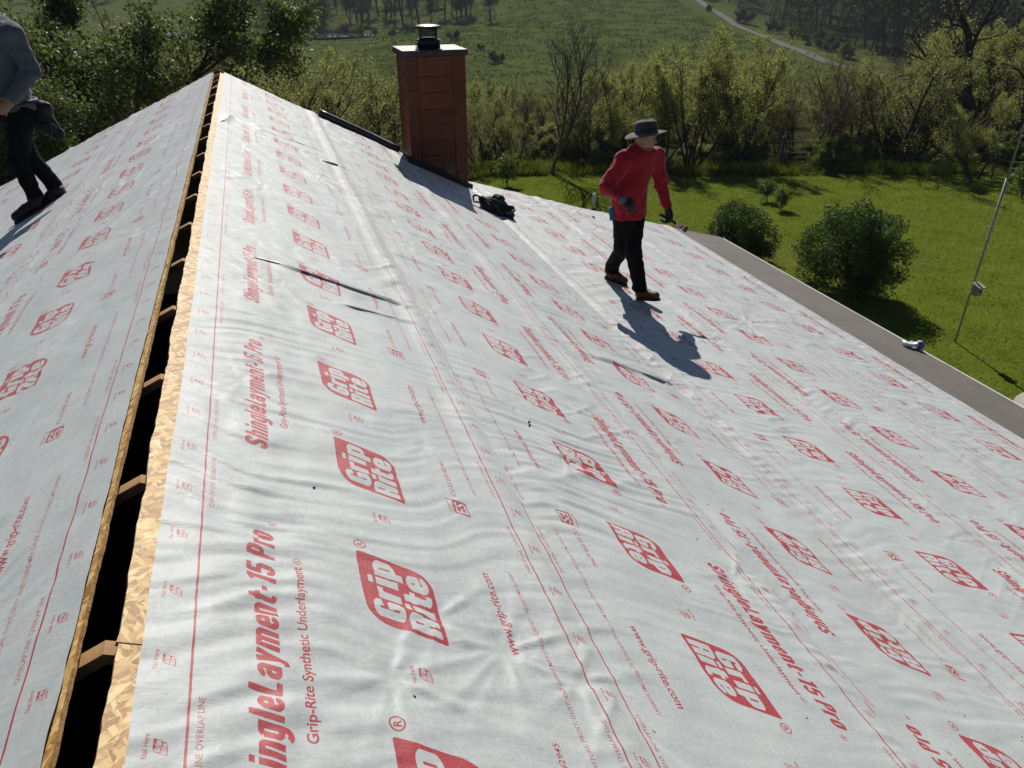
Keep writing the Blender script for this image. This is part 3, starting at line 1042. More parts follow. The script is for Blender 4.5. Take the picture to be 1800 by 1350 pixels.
# walls, attic floor, gutter, trims
w = MB()
for x0, x1, y0, y1 in ((-5.1, -4.95, -6, 10.5), (6.75, 6.9, -2.3, 9.9)):
    w.box((x0, y0, GROUND - .3), (x1, y1, -2.62))
for y0, y1 in ((10.30, 10.45), (-2.3, -2.15)):
    zl = -.06; V = []
    for y in (y0, y1):
        V += [(-4.95, y, GROUND - .3), (6.75, y, GROUND - .3), (6.75, y, -2.60), (XB, y, ZB - .09), (0, y, -.09), (-4.95, y, -2.33)]
    w.add(V, [[0, 1, 2, 3], [6, 9, 8, 7], [0, 3, 4, 5], [6, 11, 10, 9], [0, 6, 7, 1], [1, 7, 8, 2], [2, 8, 9, 3], [3, 9, 10, 4], [4, 10, 11, 5], [5, 11, 6, 0]])
w.build('wall', M_SIDING, house)
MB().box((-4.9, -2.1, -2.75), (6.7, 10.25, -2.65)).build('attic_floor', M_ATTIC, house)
# ridge boards behind the photographer close the attic
tl = MB()
for fn, v0, v1 in ((roof_right, .0, 7.7), (roof_left, .0, 4.9)):
    pass
g = MB()
gx = XE + .004; gz = ZE - .012
prof = [(.0, -.004), (.004, -.10), (.035, -.105), (.058, -.07), (.066, -.022), (.072, -.016), (.080, -.018), (.076, -.026), (.064, -.074), (.038, -.110), (.000, -.106), (-.004, -.004)]
V = []
for y in (-2.3, 10.26):
    V += [(gx + a, y, gz + b) for a, b in prof]
n = len(prof)
g.add(V, [[i, i + n, (i + 1) % n + n, (i + 1) % n] for i in range(n)])
g.box((gx - .002, 10.255, gz - .108), (gx + .076, 10.262, gz - .018))
g.build('gutter', M_WHITE, house)
e = MB()
P0 = roof_right(7.765, 0, -.001)
e.box((P0[0] - .03, -2.3, P0[2] - .001), (P0[0] + .006, 10.25, P0[2] + .002), fr=None)
e.build('drip_edge', M_WHITE, house)
rk = MB()
for fn, rake, vs_ in ((roof_right, rake_right, [0.0, 1.3, 2.3]), (roof_right, rake_right, [3.15, 3.4, 5.6, 6.85, 7.78]), (roof_left, rake_left, [0.0, 2.4, 4.85])):
    vs_ = np.array(vs_)
    y = rake(vs_)
    a = fn(vs_, y + .016, .006); b = fn(vs_, y + .030, .006); c_ = fn(vs_, y + .030, -.15); d = fn(vs_, y + .016, -.15)
    k = len(vs_)
    V = np.concatenate([a, b, c_, d])
    F = []
    for r in range(4):
        for j in range(k - 1):
            F.append([r * k + j, ((r + 1) % 4) * k + j, ((r + 1) % 4) * k + j + 1, r * k + j + 1])
    rk.add(V, F)
rk.build('rake_trim', M_DARKMETAL, house)

# the dark round strip lying on the rake up to the chimney
ts = np.linspace(1.30, 2.42, 12)
P = roof_right(ts, rake_right(ts) - .06 - .25 * np.maximum(0, ts - 2.0), .052)
m = MB(); m.tube(P, .050, 16)
m.build('rake_flashing', M_DARKMETAL, house, True)

# ------------------------------------------------------------------ chimney (part of the house)
CX0, CX1, CY0, CY1, CZ = 2.262, 3.030, 10.07, 10.70, .190
core = MB().box((CX0 + .014, CY0 + .014, -3.2), (CX1 - .014, CY1 - .014, CZ - .005)).build('chimney', M_FLUE, house)
core.data.materials[0] = mat_plain('dark_board_gap', (.03, .012, .008), .9, .3, 10, .1)


def brd(nm, lo, hi, fr=None, mt=None):
    return MB().bevbox(lo, hi, .004).build(nm, mt or M_CEDAR, core)


zb = -2.0
brd('trim_board', (CX0, CY0 - .008, CZ - .40), (CX0 + .137, CY0 + .014, CZ - .004))
brd('trim_board', (CX0 + .004, CY0 - .004, zb), (CX0 + .140, CY0 + .014, CZ - .404))
brd('trim_board', (CX1 - .165, CY0 - .008, zb), (CX1, CY0 + .014, CZ - .004))
z = CZ - .006
hs = [.235, .195, .200, .192, .198, .196, .200, .2, .21, .2]
for k, hgt in enumerate(hs):
    z1 = z; z -= hgt
    off = rng.uniform(0, .003)
    # each board's lower lip stands a little proud of the next one
    m = MB()
    x0, x1 = CX0 + .144, CX1 - .169
    y_top, y_bot = CY0 + .006 - off, CY0 - .004 - off
    V = [(x0, y_top, z1 - .003), (x1, y_top, z1 - .003), (x1, CY0 + .014, z1 - .003), (x0, CY0 + .014, z1 - .003),
         (x0, y_bot, z + .004), (x1, y_bot, z + .004 + rng.uniform(-.002, .002)), (x1, CY0 + .014, z + .004), (x0, CY0 + .014, z + .004)]
    m.add(V, [[0, 1, 2, 3], [4, 7, 6, 5], [0, 4, 5, 1], [1, 5, 6, 2], [2, 6, 7, 3], [3, 7, 4, 0]])
    m.build('siding_board', M_CEDAR, core)
# left and right sides, back
for x0, x1, sgn in ((CX0 - .004, CX0 + .014, -1), (CX1 - .014, CX1 + .004, 1)):
    brd('trim_board', (x0, CY0 - .002, zb), (x1, CY0 + .10, CZ - .004))
    brd('trim_board', (x0, CY1 - .10, zb), (x1, CY1 + .002, CZ - .004))
    z = CZ - .006
    for k in range(10):
        z1 = z; z -= .2
        m = MB().bevbox((x0 + (.006 if sgn < 0 else .0), CY0 + .104, z + .003), (x1 - (.0 if sgn < 0 else .006), CY1 - .104, z1 - .002), .003)
        m.build('siding_board', M_CEDAR, core)
brd('back_panel', (CX0 + .006, CY1 - .014, zb), (CX1 - .006, CY1 + .004, CZ - .004))
m = MB()
m.bevbox((CX0 - .045, CY0 - .05, CZ), (CX1 + .03, CY1 + .05, CZ + .070), .006)
cap = m.build('cap', M_CAP, core)
# flue: collar, cage of wires, lid
FX, FY = 2.64, 10.42
fz = CZ + .070
m = MB(); m.lathe([(0.0, fz + .002), (.150, fz + .002), (.150, fz + .092), (.142, fz + .096), (.122, fz + .096), (.122, fz + .115), (0, fz + .115)], 28, (FX, FY, 0))
m.build('flue_collar', M_FLUE, core, True)
m = MB()
n = 22
for k in range(n):
    for s_ in (1, -1):
        zz = np.linspace(fz + .112, fz + .235, 7)
        aa = k * 2 * math.pi / n + s_ * np.linspace(0, 2.4 * 2 * math.pi / n, 7)
        m.tube(np.stack([FX + .112 * np.cos(aa), FY + .112 * np.sin(aa), zz], 1), .0038, 4, caps=False)
m.build('spark_cage', M_FLUE, core, True)
m = MB(); m.lathe([(0, fz + .228), (.170, fz + .232), (.176, fz + .238), (.174, fz + .246), (.150, fz + .258), (.08, fz + .268), (0, fz + .270)], 30, (FX, FY, 0))
m.build('flue_lid', M_CAP, core, True)
m = MB()
m.tube([(2.42, CY0 + .06, fz), (2.42, CY0 + .06, fz + .05), (2.425, CY0 + .065, fz + .075), (2.45, CY0 + .08, fz + .082), (2.49, CY0 + .1, fz + .07), (2.52, CY0 + .16, fz + .05)], .006, 6)
m.build('guy_hook', M_DARKMETAL, core, True)
# flashing where boards meet the roof
m = MB()
vs_ = np.linspace(CX0 - .06, CX1 + .05, 14) / math.cos(T1)
lo = roof_right(vs_, CY0 - .055 - .012 * noise2(vs_ * 7, vs_ * 0, 4), .020); up = roof_right(vs_, CY0 - .010, .024); up2 = up.copy(); up2[:, 2] += .075 + .02 * noise2(vs_ * 9, vs_ * 0, 5)
V = np.concatenate([lo, up, up2]); k = len(vs_)
m.add(V, [[r * k + j, r * k + j + 1, (r + 1) * k + j + 1, (r + 1) * k + j] for r in range(2) for j in range(k - 1)])
m.build('flashing', M_FLUE, core)

# staples and nail heads over the sheets, too many and too small to count
m = MB()
for side, num in (('R', 170), ('L', 50)):
    fn = roof_right if side == 'R' else roof_left
    for _ in range(num):
        v = rng.uniform(.12, 6.7 if side == 'R' else 4.5); y = .8 + 9 * rng.random() ** 1.5
        a = rng.uniform(0, math.pi); L = rng.uniform(.002, .0055)
        c = np.array([v, y])
        d = np.array([math.cos(a), math.sin(a)])
        base = fn(v, y, .0)
        q = []
        for hh_ in (.004, .0125):
            for s_, t_ in ((-1, -1), (1, -1), (1, 1), (-1, 1)):
                pv = c + d * L * s_ + np.array([-d[1], d[0]]) * .0014 * t_
                q.append(fn(pv[0], pv[1], hh_))
        m.add(q, [[0, 3, 2, 1], [4, 5, 6, 7], [0, 1, 5, 4], [1, 2, 6, 5], [2, 3, 7, 6], [3, 0, 4, 7]])
st = m.build('staple', M_DARKMETAL, house)
tag(st, kind='stuff')

# ------------------------------------------------------------------ terrain
def terrain(a, b):
    a, b = np.broadcast_arrays(np.asarray(a, float), np.asarray(b, float))
    z = np.interp(b, [-80, 14, 31, 36, 60, 110, 150, 230, 320, 420, 900], [-5.3, -5.3, -6.15, -6.7, -9.5, -14.5, -15.2, -15.2, -10.5, -3, 18])
    # the meadow hill across the valley
    hill = 6.4 * smooth(118, 285, b) * smooth(-45, 25, a) * (1 - .8 * smooth(40, 70, a)) * (1 - smooth(300, 380, b))
    z = z + hill
    # wooded slope on the right
    wood = smooth(72, 170, a) * smooth(60, 150, b)
    z = z + 9 * wood
    # left bank falls off behind the house
    z = z - 1.6 * smooth(2, -14, a) * smooth(12, 22, b) * (1 - smooth(40, 90, b))
    z = z + .10 * noise2(a / 6, b / 6, 3) * smooth(14, 40, b) + .5 * noise2(a / 28, b / 28, 4) * smooth(50, 110, b) + .05 * noise2(a / 3, b / 3, 5)
    return z


def zone_weights(a, b):
    lawn = (1 - smooth(29.6, 31.4, b + 2.2 * smooth(6, 25, a) * 0 + .5 * noise2(a / 2.5, b / 2.5, 6))) * (1 - smooth(24, 30, a) * smooth(20, 26, b)) * smooth(-8, -5, a)
    meadow = smooth(70, 95, b) * (1 - smooth(66, 76, a - .02 * b))
    return lawn, meadow


ga = np.concatenate([np.linspace(-900, -140, 14)[:-1], np.linspace(-140, -30, 56)[:-1], np.linspace(-30, 45, 170)[:-1], np.linspace(45, 160, 60)[:-1], np.linspace(160, 900, 14)])
gb = np.concatenate([np.linspace(-90, 5, 14)[:-1], np.linspace(5, 45, 110)[:-1], np.linspace(45, 330, 150)[:-1], np.linspace(330, 1500, 22)])
GA, GB = np.meshgrid(ga, gb, indexing='ij')
GZ = terrain(GA, GB)
lw, mw = zone_weights(GA, GB)
nb = len(gb)
i = np.arange(len(ga) - 1)[:, None] * nb + np.arange(nb - 1)[None, :]


def mat_ground():
    t = NT('ground_cover')
    c = t.coords()
    la = t.n('ShaderNodeAttribute', attribute_name='lawn'); me_ = t.n('ShaderNodeAttribute', attribute_name='meadow')
    big = t.noise(c, .16, 5, .6); mid = t.noise(c, 1.1, 5, .65); fin = t.noise(c, 13, 5, .7); tuft = t.noise(c, 1.6, 6, .75)
    f = t.math('ADD', t.math('MULTIPLY', mid.outputs[0], .6), t.math('MULTIPLY', fin.outputs[0], .4))
    lawn = t.ramp(f, [(.28, (.052, .076, .008)), (.5, (.102, .134, .016)), (.72, (.155, .172, .034))])
    dirt = t.ramp(big.outputs[0], [(.56, (0, 0, 0)), (.72, (1, 1, 1))])
    lawn_c = t.mix(t.math('MULTIPLY', dirt.outputs[0], .55), lawn.outputs[0], (.125, .120, .042))
    wood = t.ramp(f, [(.3, (.016, .020, .007)), (.5, (.034, .036, .014)), (.75, (.045, .065, .013))])
    mead = t.ramp(t.math('ADD', t.math('MULTIPLY', big.outputs[0], .45), t.math('MULTIPLY', tuft.outputs[0], .55)), [(.3, (.042, .056, .016)), (.5, (.076, .096, .029)), (.72, (.125, .142, .052))])
    col = t.mix(me_.outputs['Fac'], wood.outputs[0], mead.outputs[0])
    col = t.mix(la.outputs['Fac'], col, lawn_c)
    hb = t.math('ADD', t.math('MULTIPLY', fin.outputs[0], .3), t.math('MULTIPLY', tuft.outputs[0], t.math('ADD', .12, t.math('MULTIPLY', me_.outputs['Fac'], 1.6))))
    t.bsdf(col, .95, .0, 0, t.bump(hb, .8, .22))
    return t.m


gme = make_mesh('ground', AB(GA, GB, GZ).reshape(-1, 3), [np.stack([i, i + nb, i + nb + 1, i + 1], -1).reshape(-1, 4)], [mat_ground()], True, attrs={'lawn': lw.ravel(), 'meadow': mw.ravel()})
ground = tag(link('ground', gme), kind='structure')


def strip(name, path, width, mat, lift=.05, n=60):
    """a ribbon lying on the terrain along (a, b) points"""
    path = np.asarray(path, float)
    d = np.concatenate([[0], np.cumsum(np.hypot(*np.diff(path, axis=0).T))])
    s = np.linspace(0, d[-1], n)
    a = np.interp(s, d, path[:, 0]); b = np.interp(s, d, path[:, 1])
    ta = np.gradient(a); tb = np.gradient(b); L = np.hypot(ta, tb)
    na, nb_ = -tb / L, ta / L
    k = 7
    off = np.linspace(-.5, .5, k)
    wv = width * (1 + .12 * noise2(s / 9, s * 0, 9))
    A = a[:, None] + na[:, None] * off * wv[:, None]; B = b[:, None] + nb_[:, None] * off * wv[:, None]
    Z = terrain(A, B) + lift
    i = np.arange(n - 1)[:, None] * k + np.arange(k - 1)[None, :]
    F = np.stack([i, i + 1, i + k + 1, i + k], -1).reshape(-1, 4)
    V = AB(A, B, Z).reshape(-1, 3)
    nrm = np.cross(V[F[0, 1]] - V[F[0, 0]], V[F[0, 3]] - V[F[0, 0]])
    if nrm[2] < 0: F = F[:, ::-1]
    return tag(link(name, make_mesh(name, V, [F], [mat], True)), kind='structure')


M_GRAVEL = mat_plain('gravel', (.095, .09, .075), .9, .25, 1.2, .5, .1, bscale=6, bdist=.05)
strip('road', [(74, 420), (67, 300), (63, 240), (60, 190), (59, 150), (62, 118), (70, 90)], 3.2, M_GRAVEL, .12, 90)
M_WATER = NT('pond_water')
_n = M_WATER.noise(M_WATER.coords(scale=(.6, 2.0, 1)), 1.5, 3)
M_WATER.bsdf((.012, .018, .014), .06, .5, 0, M_WATER.bump(_n.outputs[0], .12, .05))
th = np.linspace(0, 2 * np.pi, 49)[:-1]
pa = -70 + 34 * np.cos(th) * (1 + .08 * np.sin(3 * th)); pb = 216 + 11 * np.sin(th) * (1 + .1 * np.cos(2 * th + 1))
pz = float(terrain(pa, pb).max()) + .10
V = np.vstack([AB(pa, pb, pz), AB(-70, 216, pz)[None]])
tag(link('pond', make_mesh('pond', V, [[[k, (k + 1) % 48, 48] for k in range(48)]], [M_WATER.m])), kind='structure')
# a paved pad beside the eave
M_CONC = mat_plain('concrete', (.36, .34, .30), .85, .2, 3, .4, .2)
c0 = np.array([12.35, 7.75])
th = np.linspace(0, 2 * np.pi, 25)[:-1]
pts = np.stack([c0[0] + .75 * np.cos(th), c0[1] - .3 + .55 * np.sin(th)], 1)
V = np.concatenate([np.c_[pts, np.full(24, GROUND - .1)], np.c_[pts, np.full(24, GROUND + .09)], [[c0[0], c0[1] - .3, GROUND + .09]]])
tag(link('paving', make_mesh('paving', V, [[[k, (k + 1) % 24, 24 + (k + 1) % 24, 24 + k] for k in range(24)], [[24 + k, 24 + (k + 1) % 24, 48] for k in range(24)]], [M_CONC])), kind='structure')

# ------------------------------------------------------------------ vegetation
M_BARK = mat_plain('bark', (.050, .042, .034), .9, .4, 6, .6, .1)
M_BARK_PALE = mat_plain('pale_bark', (.105, .090, .072), .9, .35, 6, .6, .1)
L_DARK = mat_leaf('dense_leaf', (.048, .068, .024), (.140, .165, .062), 0.52, 0.5, 0.22)
L_SPRING = mat_leaf('spring_leaf', (.165, .175, .058), (.350, .345, .130), 0.6, 0.6, 0.2)
L_OLIVE = mat_leaf('olive_leaf', (.140, .142, .060), (.300, .290, .130), 0.58, 0.6, 0.2)
L_BROWN = mat_leaf('bud_leaf', (.120, .098, .058), (.230, .190, .105), 0.45, 0.7, 0.15)
L_BRIGHT = mat_leaf('bright_leaf', (.055, .090, .018), (.155, .200, .048), 0.52, 0.5, 0.22)
L_SHRUB = mat_leaf('shrub_leaf', (.026, .050, .012), (.085, .122, .032), .45, .55, .15)
L_FAR = mat_leaf('far_leaf', (.030, .042, .020), (.085, .098, .045), 0.38, 0.7, 0.1)
L_GRASS = mat_leaf('grass_blade', (.075, .098, .010), (.155, .170, .024), .5, .55, .2)
L_STRAW = mat_leaf('straw_blade', (.12, .105, .055), (.25, .21, .12), .4, .6, .2)


def unit(v):
    return v / (np.linalg.norm(v, axis=-1, keepdims=True) + 1e-9)


def grow(P, D, L, Rr, k, jit, up, rg):
    N = len(P)
    pts = np.empty((N, k + 1, 3)); pts[:, 0] = P
    d = unit(D.copy()); dirs = [d]
    for j in range(k):
        d = unit(d + rg.normal(0, jit, (N, 3)) + np.array([0, 0, up]))
        pts[:, j + 1] = pts[:, j] + d * (L / k)[:, None]
        dirs.append(d)
    rad = Rr[:, None] * np.linspace(1, .42, k + 1)[None, :]
    return pts, rad, np.stack(dirs, 1)


def branch(pts, rad, dirs, L, m, t0, t1, ang, lr, rr, rg):
    """m children on every parent"""
    N, k1, _ = pts.shape; k = k1 - 1
    t = t0 + (t1 - t0) * (np.arange(m)[None, :] + rg.random((N, m))) / m
    x = t * k; i = np.minimum(x.astype(int), k - 1); f = (x - i)[..., None]
    n = np.arange(N)[:, None]
    P = pts[n, i] * (1 - f) + pts[n, i + 1] * f
    D = dirs[n, i + 1]
    rnd = unit(np.cross(D, rg.normal(0, 1, D.shape)))
    a = ang * (.7 + .6 * rg.random((N, m, 1)))
    D2 = D * np.cos(a) + rnd * np.sin(a)
    Rp = rad[n, i] * rr
    L2 = (L[:, None] * lr * (1.15 - .65 * t) * (.7 + .6 * rg.random((N, m))))
    return P.reshape(-1, 3), D2.reshape(-1, 3), L2.ravel(), Rp.ravel()


def leaves(P, size, rg, aspect=.62, upbias=.6):
    N = len(P)
    ax = unit(rg.normal(0, 1, (N, 3)) + np.array([0, 0, -.2]))
    nr = unit(np.cross(ax, rg.normal(0, 1, (N, 3))) + np.array([0, 0, upbias]))
    sd = unit(np.cross(nr, ax))
    s = size * (.55 + .8 * rg.random((N, 1)))
    V = np.stack([P, P + ax * s * .5 + sd * s * aspect * .5, P + ax * s, P + ax * s * .5 - sd * s * aspect * .5], 1)
    return V.reshape(-1, 3), np.arange(N * 4).reshape(-1, 4)


def tree_meshes(seed, H, stems=1, spread=.15, m=(9, 7, 5), leaf=12, lsize=.07, t0=.3, ang=.75, up=.05, jit=.12, thick=.022, lr=(.42, .5, .5), scatter=.12, bark=None, lmat=None, base_r=.15, leaf_t=0.25, ivy=0, trunk_sides=6, ball=None):
    rg = np.random.default_rng(seed)
    th = rg.random(stems) * 2 * np.pi
    P = np.stack([base_r * np.cos(th), base_r * np.sin(th), np.full(stems, -.15)], 1) * (stems > 1) + np.array([0, 0, -.12])
    D = unit(np.stack([np.cos(th) * spread, np.sin(th) * spread, np.ones(stems)], 1) + rg.normal(0, .05, (stems, 3)))
    L = H * (.72 + .28 * rg.random(stems)) if stems > 1 else np.array([H * .92])
    Rr = H * thick * (.75 + .5 * rg.random(stems))
    VT, FT = [], []; n = 0
    pts, rad, dirs = grow(P, D, L, Rr, 9, jit, up, rg)
    rad[:, 0] *= 1.35
    V, F = tubes(pts, rad, trunk_sides); VT.append(V); FT.append(F); n += len(V)
    all_tip = []
    cur = (pts, rad, dirs, L)
    for lev, mm in enumerate(m):
        pts, rad, dirs, L = cur
        P, D, L, Rr = branch(pts, rad, dirs, L, mm, t0 if lev == 0 else .2, 1.0, ang, lr[lev], .55, rg)
        Rr = np.maximum(Rr, .0035)
        pts, rad, dirs = grow(P, D, L, Rr, 5 if lev == 0 else (4 if lev == 1 else 3), jit * 1.3, up * (1.6 if lev == 0 else 1), rg)
        V, F = tubes(pts, rad, 4 if lev == 0 else 3)
        VT.append(V); FT.append(F + n); n += len(V)
        cur = (pts, rad, dirs, L)
        if lev >= len(m) - 2: all_tip.append((pts, 1.0 if lev == len(m) - 1 else .4))
    vl = []
    for pts, wgt in all_tip:
        N = len(pts); q = int(leaf * wgt)
        if q < 1: continue
        t = leaf_t + (1 - leaf_t) * rg.random((N, q))
        k = pts.shape[1] - 1
        x = t * k; i = np.minimum(x.astype(int), k - 1); f = (x - i)[..., None]; nn = np.arange(N)[:, None]
        Q = pts[nn, i] * (1 - f) + pts[nn, i + 1] * f
        vl.append((Q + rg.normal(0, scatter, Q.shape)).reshape(-1, 3))
    if ball:                                          # leaves carried all over a rounded crown, in uneven sprays
        nb_, rx, rz, cz = ball
        u = unit(rg.normal(0, 1, (nb_, 3))); sh = rg.random(nb_) ** .28
        lump = .96 + .30 * noise3(u * 1.9 + 7, seed) + .20 * noise3(u * 5.0, seed + 1)
        Q = u * (sh * lump)[:, None] * np.array([rx, rx, rz]) + np.array([0, 0, cz])
        kp = (noise3(Q * 3.6 / rx, seed + 2) > -.25) & (Q[:, 2] > .04)
        vl.append(Q[kp])
    if ivy:
        t0p = np.array([[0, 0, 0.0]])
        zz = rg.random(ivy) ** 1.3 * H * .42
        vl.append(np.stack([rg.normal(0, .10 + .02 * H, ivy), rg.normal(0, .10 + .02 * H, ivy), zz], 1))
    trunk = make_mesh('trunk', np.concatenate(VT), [np.concatenate(FT)], [bark or M_BARK], True)
    Pl = np.concatenate(vl) if vl else np.zeros((0, 3))
    Vl, Fl = leaves(Pl, lsize, rg)
    crown = make_mesh('crown', Vl, [Fl], [lmat or L_SPRING])
    return trunk, crown


def plant(name, label, cat, meshes, a, b, rot=0, sc=1.0, group=None, sink=0.0, lean=None, top=None):
    z = float(terrain(a, b)) - sink
    if top is not None: sc = max(.25, (1.18 + b * math.tan(math.atan((675 - top) / 1318.0) - PITCH) - z) / zmax(meshes))
    o = thing(name, label, cat, AB(a, b, z), group, rot, sc)
    if lean: o.rotation_euler = (lean[0], lean[1], rot)
    link('trunk', meshes[0], o); link('crown', meshes[1], o)
    return o


SP = {}
SP['bushy'] = tree_meshes(1, 7.5, 3, .32, (9, 7, 6), 80, .078, .18, .8, .03, .13, .017, scatter=.13, lmat=L_DARK)
SP['bushy2'] = tree_meshes(2, 7.0, 2, .30, (11, 7, 6), 70, .075, .15, .85, .03, .14, .018, scatter=.13, lmat=L_DARK)
SP['spring'] = tree_meshes(3, 6.0, 6, .42, (9, 6, 5), 13, .080, .22, .62, .08, .10, .011, scatter=.10, lmat=L_SPRING)
SP['spring2'] = tree_meshes(4, 6.0, 3, .30, (10, 7, 5), 17, .078, .22, .70, .07, .11, .013, scatter=.10, lmat=L_SPRING)
SP['olive'] = tree_meshes(5, 6.0, 4, .40, (10, 6, 5), 10, .078, .2, .7, .06, .12, .013, scatter=.10, lmat=L_OLIVE)
SP['twiggy'] = tree_meshes(6, 6.5, 4, .36, (10, 7, 6), 3.4, .06, .2, .6, .08, .12, .013, scatter=.05, lmat=L_BROWN, bark=M_BARK_PALE)
SP['bare'] = tree_meshes(7, 6.6, 2, .16, (13, 8, 6), .9, .05, .30, .72, .07, .08, .014, lr=(.55, .50, .45), scatter=.04, lmat=L_BROWN, bark=M_BARK_PALE, base_r=.22, ivy=420)
SP['heavy'] = tree_meshes(8, 11.0, 2, .42, (8, 6, 5), 3.0, .085, .22, .8, .05, .17, .034, lr=(.55, .5, .45), scatter=.10, lmat=L_OLIVE, base_r=.3)
SP['shrub'] = tree_meshes(9, 1.9, 9, .50, (7, 6, 4), 10, .065, .10, .75, .05, .14, .012, lr=(.55, .48, .45), scatter=.07, lmat=L_SHRUB, base_r=.12, ball=(34000, 1.30, 1.20, 1.28))
SP['shrub2'] = tree_meshes(10, 1.5, 8, .50, (7, 6, 4), 9, .065, .10, .75, .05, .14, .012, lr=(.55, .48, .45), scatter=.07, lmat=L_SHRUB, base_r=.12, ball=(19000, 1.0, .95, 1.0))
SP['under'] = tree_meshes(11, 2.4, 7, .6, (7, 5, 4), 30, .085, .08, .8, .03, .16, .012, scatter=.10, lmat=L_BRIGHT, base_r=.3)
SP['under2'] = tree_meshes(12, 2.2, 7, .6, (7, 5, 4), 28, .085, .08, .8, .03, .16, .012, scatter=.10, lmat=L_OLIVE, base_r=.3)
SP['sapling'] = tree_meshes(13, 1.0, 2, .2, (7, 4, 3), 7, .06, .30, .7, .05, .12, .014, scatter=.05, lmat=L_BRIGHT, base_r=.03, ball=(1500, .30, .36, .62))
SP['farleaf'] = tree_meshes(14, 11, 2, .2, (8, 6), 30, .32, .22, .7, .06, .12, .015, lr=(.42, .5), scatter=.35, lmat=L_FAR)
SP['fartwig'] = tree_meshes(15, 12, 2, .14, (10, 7), 7, .22, .25, .6, .08, .10, .014, lr=(.42, .5), scatter=.25, lmat=L_FAR)
SP['farshrub'] = tree_meshes(16, 3.0, 6, .5, (7, 5), 22, .20, .05, .7, .05, .14, .014, lr=(.5, .5), scatter=.16, lmat=L_FAR, base_r=.3)

rg = np.random.default_rng(21)


def at(px, b):
    """metres right of the heading for a bearing seen at column px (1800 wide), b metres ahead"""
    z = -6.0 - .06 * max(0, b - 30)
    return (px - 900) / 1318.0 * (b * math.cos(PITCH) + (1.18 - z) * math.sin(PITCH))


def zmax(meshes):
    out = 0
    for me, q in ((meshes[0], 99.5), (meshes[1], 97.5)):
        co = np.empty(len(me.vertices) * 3, np.float32); me.vertices.foreach_get('co', co)
        out = max(out, float(np.percentile(co[2::3], q)))
    return out


TOP = {}


def height_scale(kind, b, z0, row_y):
    """scale that brings the crown up to the height seen at row row_y (1350 tall)"""
    if kind not in TOP: TOP[kind] = zmax(SP[kind])
    zt = 1.18 + b * math.tan(math.atan((675 - row_y) / 1318.0) - PITCH)
    return max(.25, (zt - z0) / TOP[kind])


# trees one can point at
plant('leafy_tree', 'dense glossy leafy tree behind the left roof slope, nearest the worker in grey', 'tree', SP['bushy'], at(130, 15.5), 15.5, .4, top=-70)
plant('leafy_tree', 'dense dark leafy tree rising just left of the ridge end', 'tree', SP['bushy2'], at(272, 18.5), 18.5, 2.0, top=85)
plant('leafy_tree', 'dark leafy tree at the left photo edge behind the worker in grey', 'tree', SP['bushy'], at(-30, 19), 19, 3.1, top=-60)
plant('leafy_tree', 'low dark leafy tree half hidden under the left rake of the roof', 'tree', SP['bushy2'], at(60, 13.5), 13.5, 4.4, .72)
plant('twiggy_tree', 'brown twiggy tree with few leaves above the dense leafy trees at upper left', 'tree', SP['twiggy'], at(290, 27), 27, .3, top=-15)
plant('twiggy_tree', 'second brown twiggy tree left of the ridge end, right of its taller twin', 'tree', SP['twiggy'], at(335, 31), 31, 4.0, top=25)
plant('bare_tree', 'tall bare double stemmed tree with ivy at its foot, between chimney and worker in red', 'tree', SP['bare'], at(963, 31), 31, 1.1, top=22)
plant('spring_tree', 'broad yellow green many stemmed tree clump just right of the worker in red', 'tree', SP['spring'], at(1215, 32.5), 32.5, .2, top=72)
plant('spring_tree', 'tallest yellow green tree clump, left of the brown twiggy tree on the lawn edge', 'tree', SP['spring'], at(1290, 33.5), 33.5, 1.9, top=55)
plant('twiggy_tree', 'thin brown twiggy tree behind the green bush by the metal gate', 'tree', SP['twiggy'], at(1432, 34), 34, 2.2, top=88)
plant('olive_tree', 'wide olive leafed tree with dark clustered trunks right of the metal gate', 'tree', SP['olive'], at(1568, 33), 33, .9, top=70)
plant('spring_tree', 'bright yellow green tree reaching highest behind the dark clustered trunks', 'tree', SP['spring2'], at(1625, 38), 38, 1.2, top=42)
plant('heavy_tree', 'large dark tree with heavy bare forked limbs at upper right', 'tree', SP['heavy'], at(1742, 34.5), 34.5, 2.6, top=-60)
plant('leaning_tree', 'small leaning yellow green tree on the right lawn edge near the pole', 'tree', SP['spring2'], at(1716, 29.5), 29.5, 3.0, .50, lean=(0, .22))
plant('young_tree', 'thin staked young tree with a dark trunk guard at the right edge of the lawn', 'young tree', SP['sapling'], at(1790, 26), 26, .5, 1.35)
plant('round_shrub', 'large round leafy shrub on the lawn beside the grey eave', 'shrub', SP['shrub'], *ab_of((12.62, 13.0, 0)), .3, .86)
plant('round_shrub', 'smaller leafy shrub peeking over the far grey eave corner', 'shrub', SP['shrub2'], *ab_of((11.35, 15.6, 0)), 1.7, .82)
plant('lawn_sapling', 'small ball shaped sapling on the lawn, the nearer of two in a row', 'sapling', SP['sapling'], *ab_of((16.2, 20.6, 0)), 0, .82)
plant('lawn_sapling', 'small ball shaped sapling on the lawn, the farther of two in a row', 'sapling', SP['sapling'], *ab_of((16.6, 21.7, 0)), 2.0, .80)
plant('small_tree', 'small round topped young tree on the lawn edge right of the chimney', 'young tree', SP['sapling'], at(888, 28.5), 28.5, 1.0, 1.30)
plant('green_bush', 'bright green bush growing through the metal farm gate', 'bush', SP['under'], at(1443, 31.6), 31.6, .3, .62)

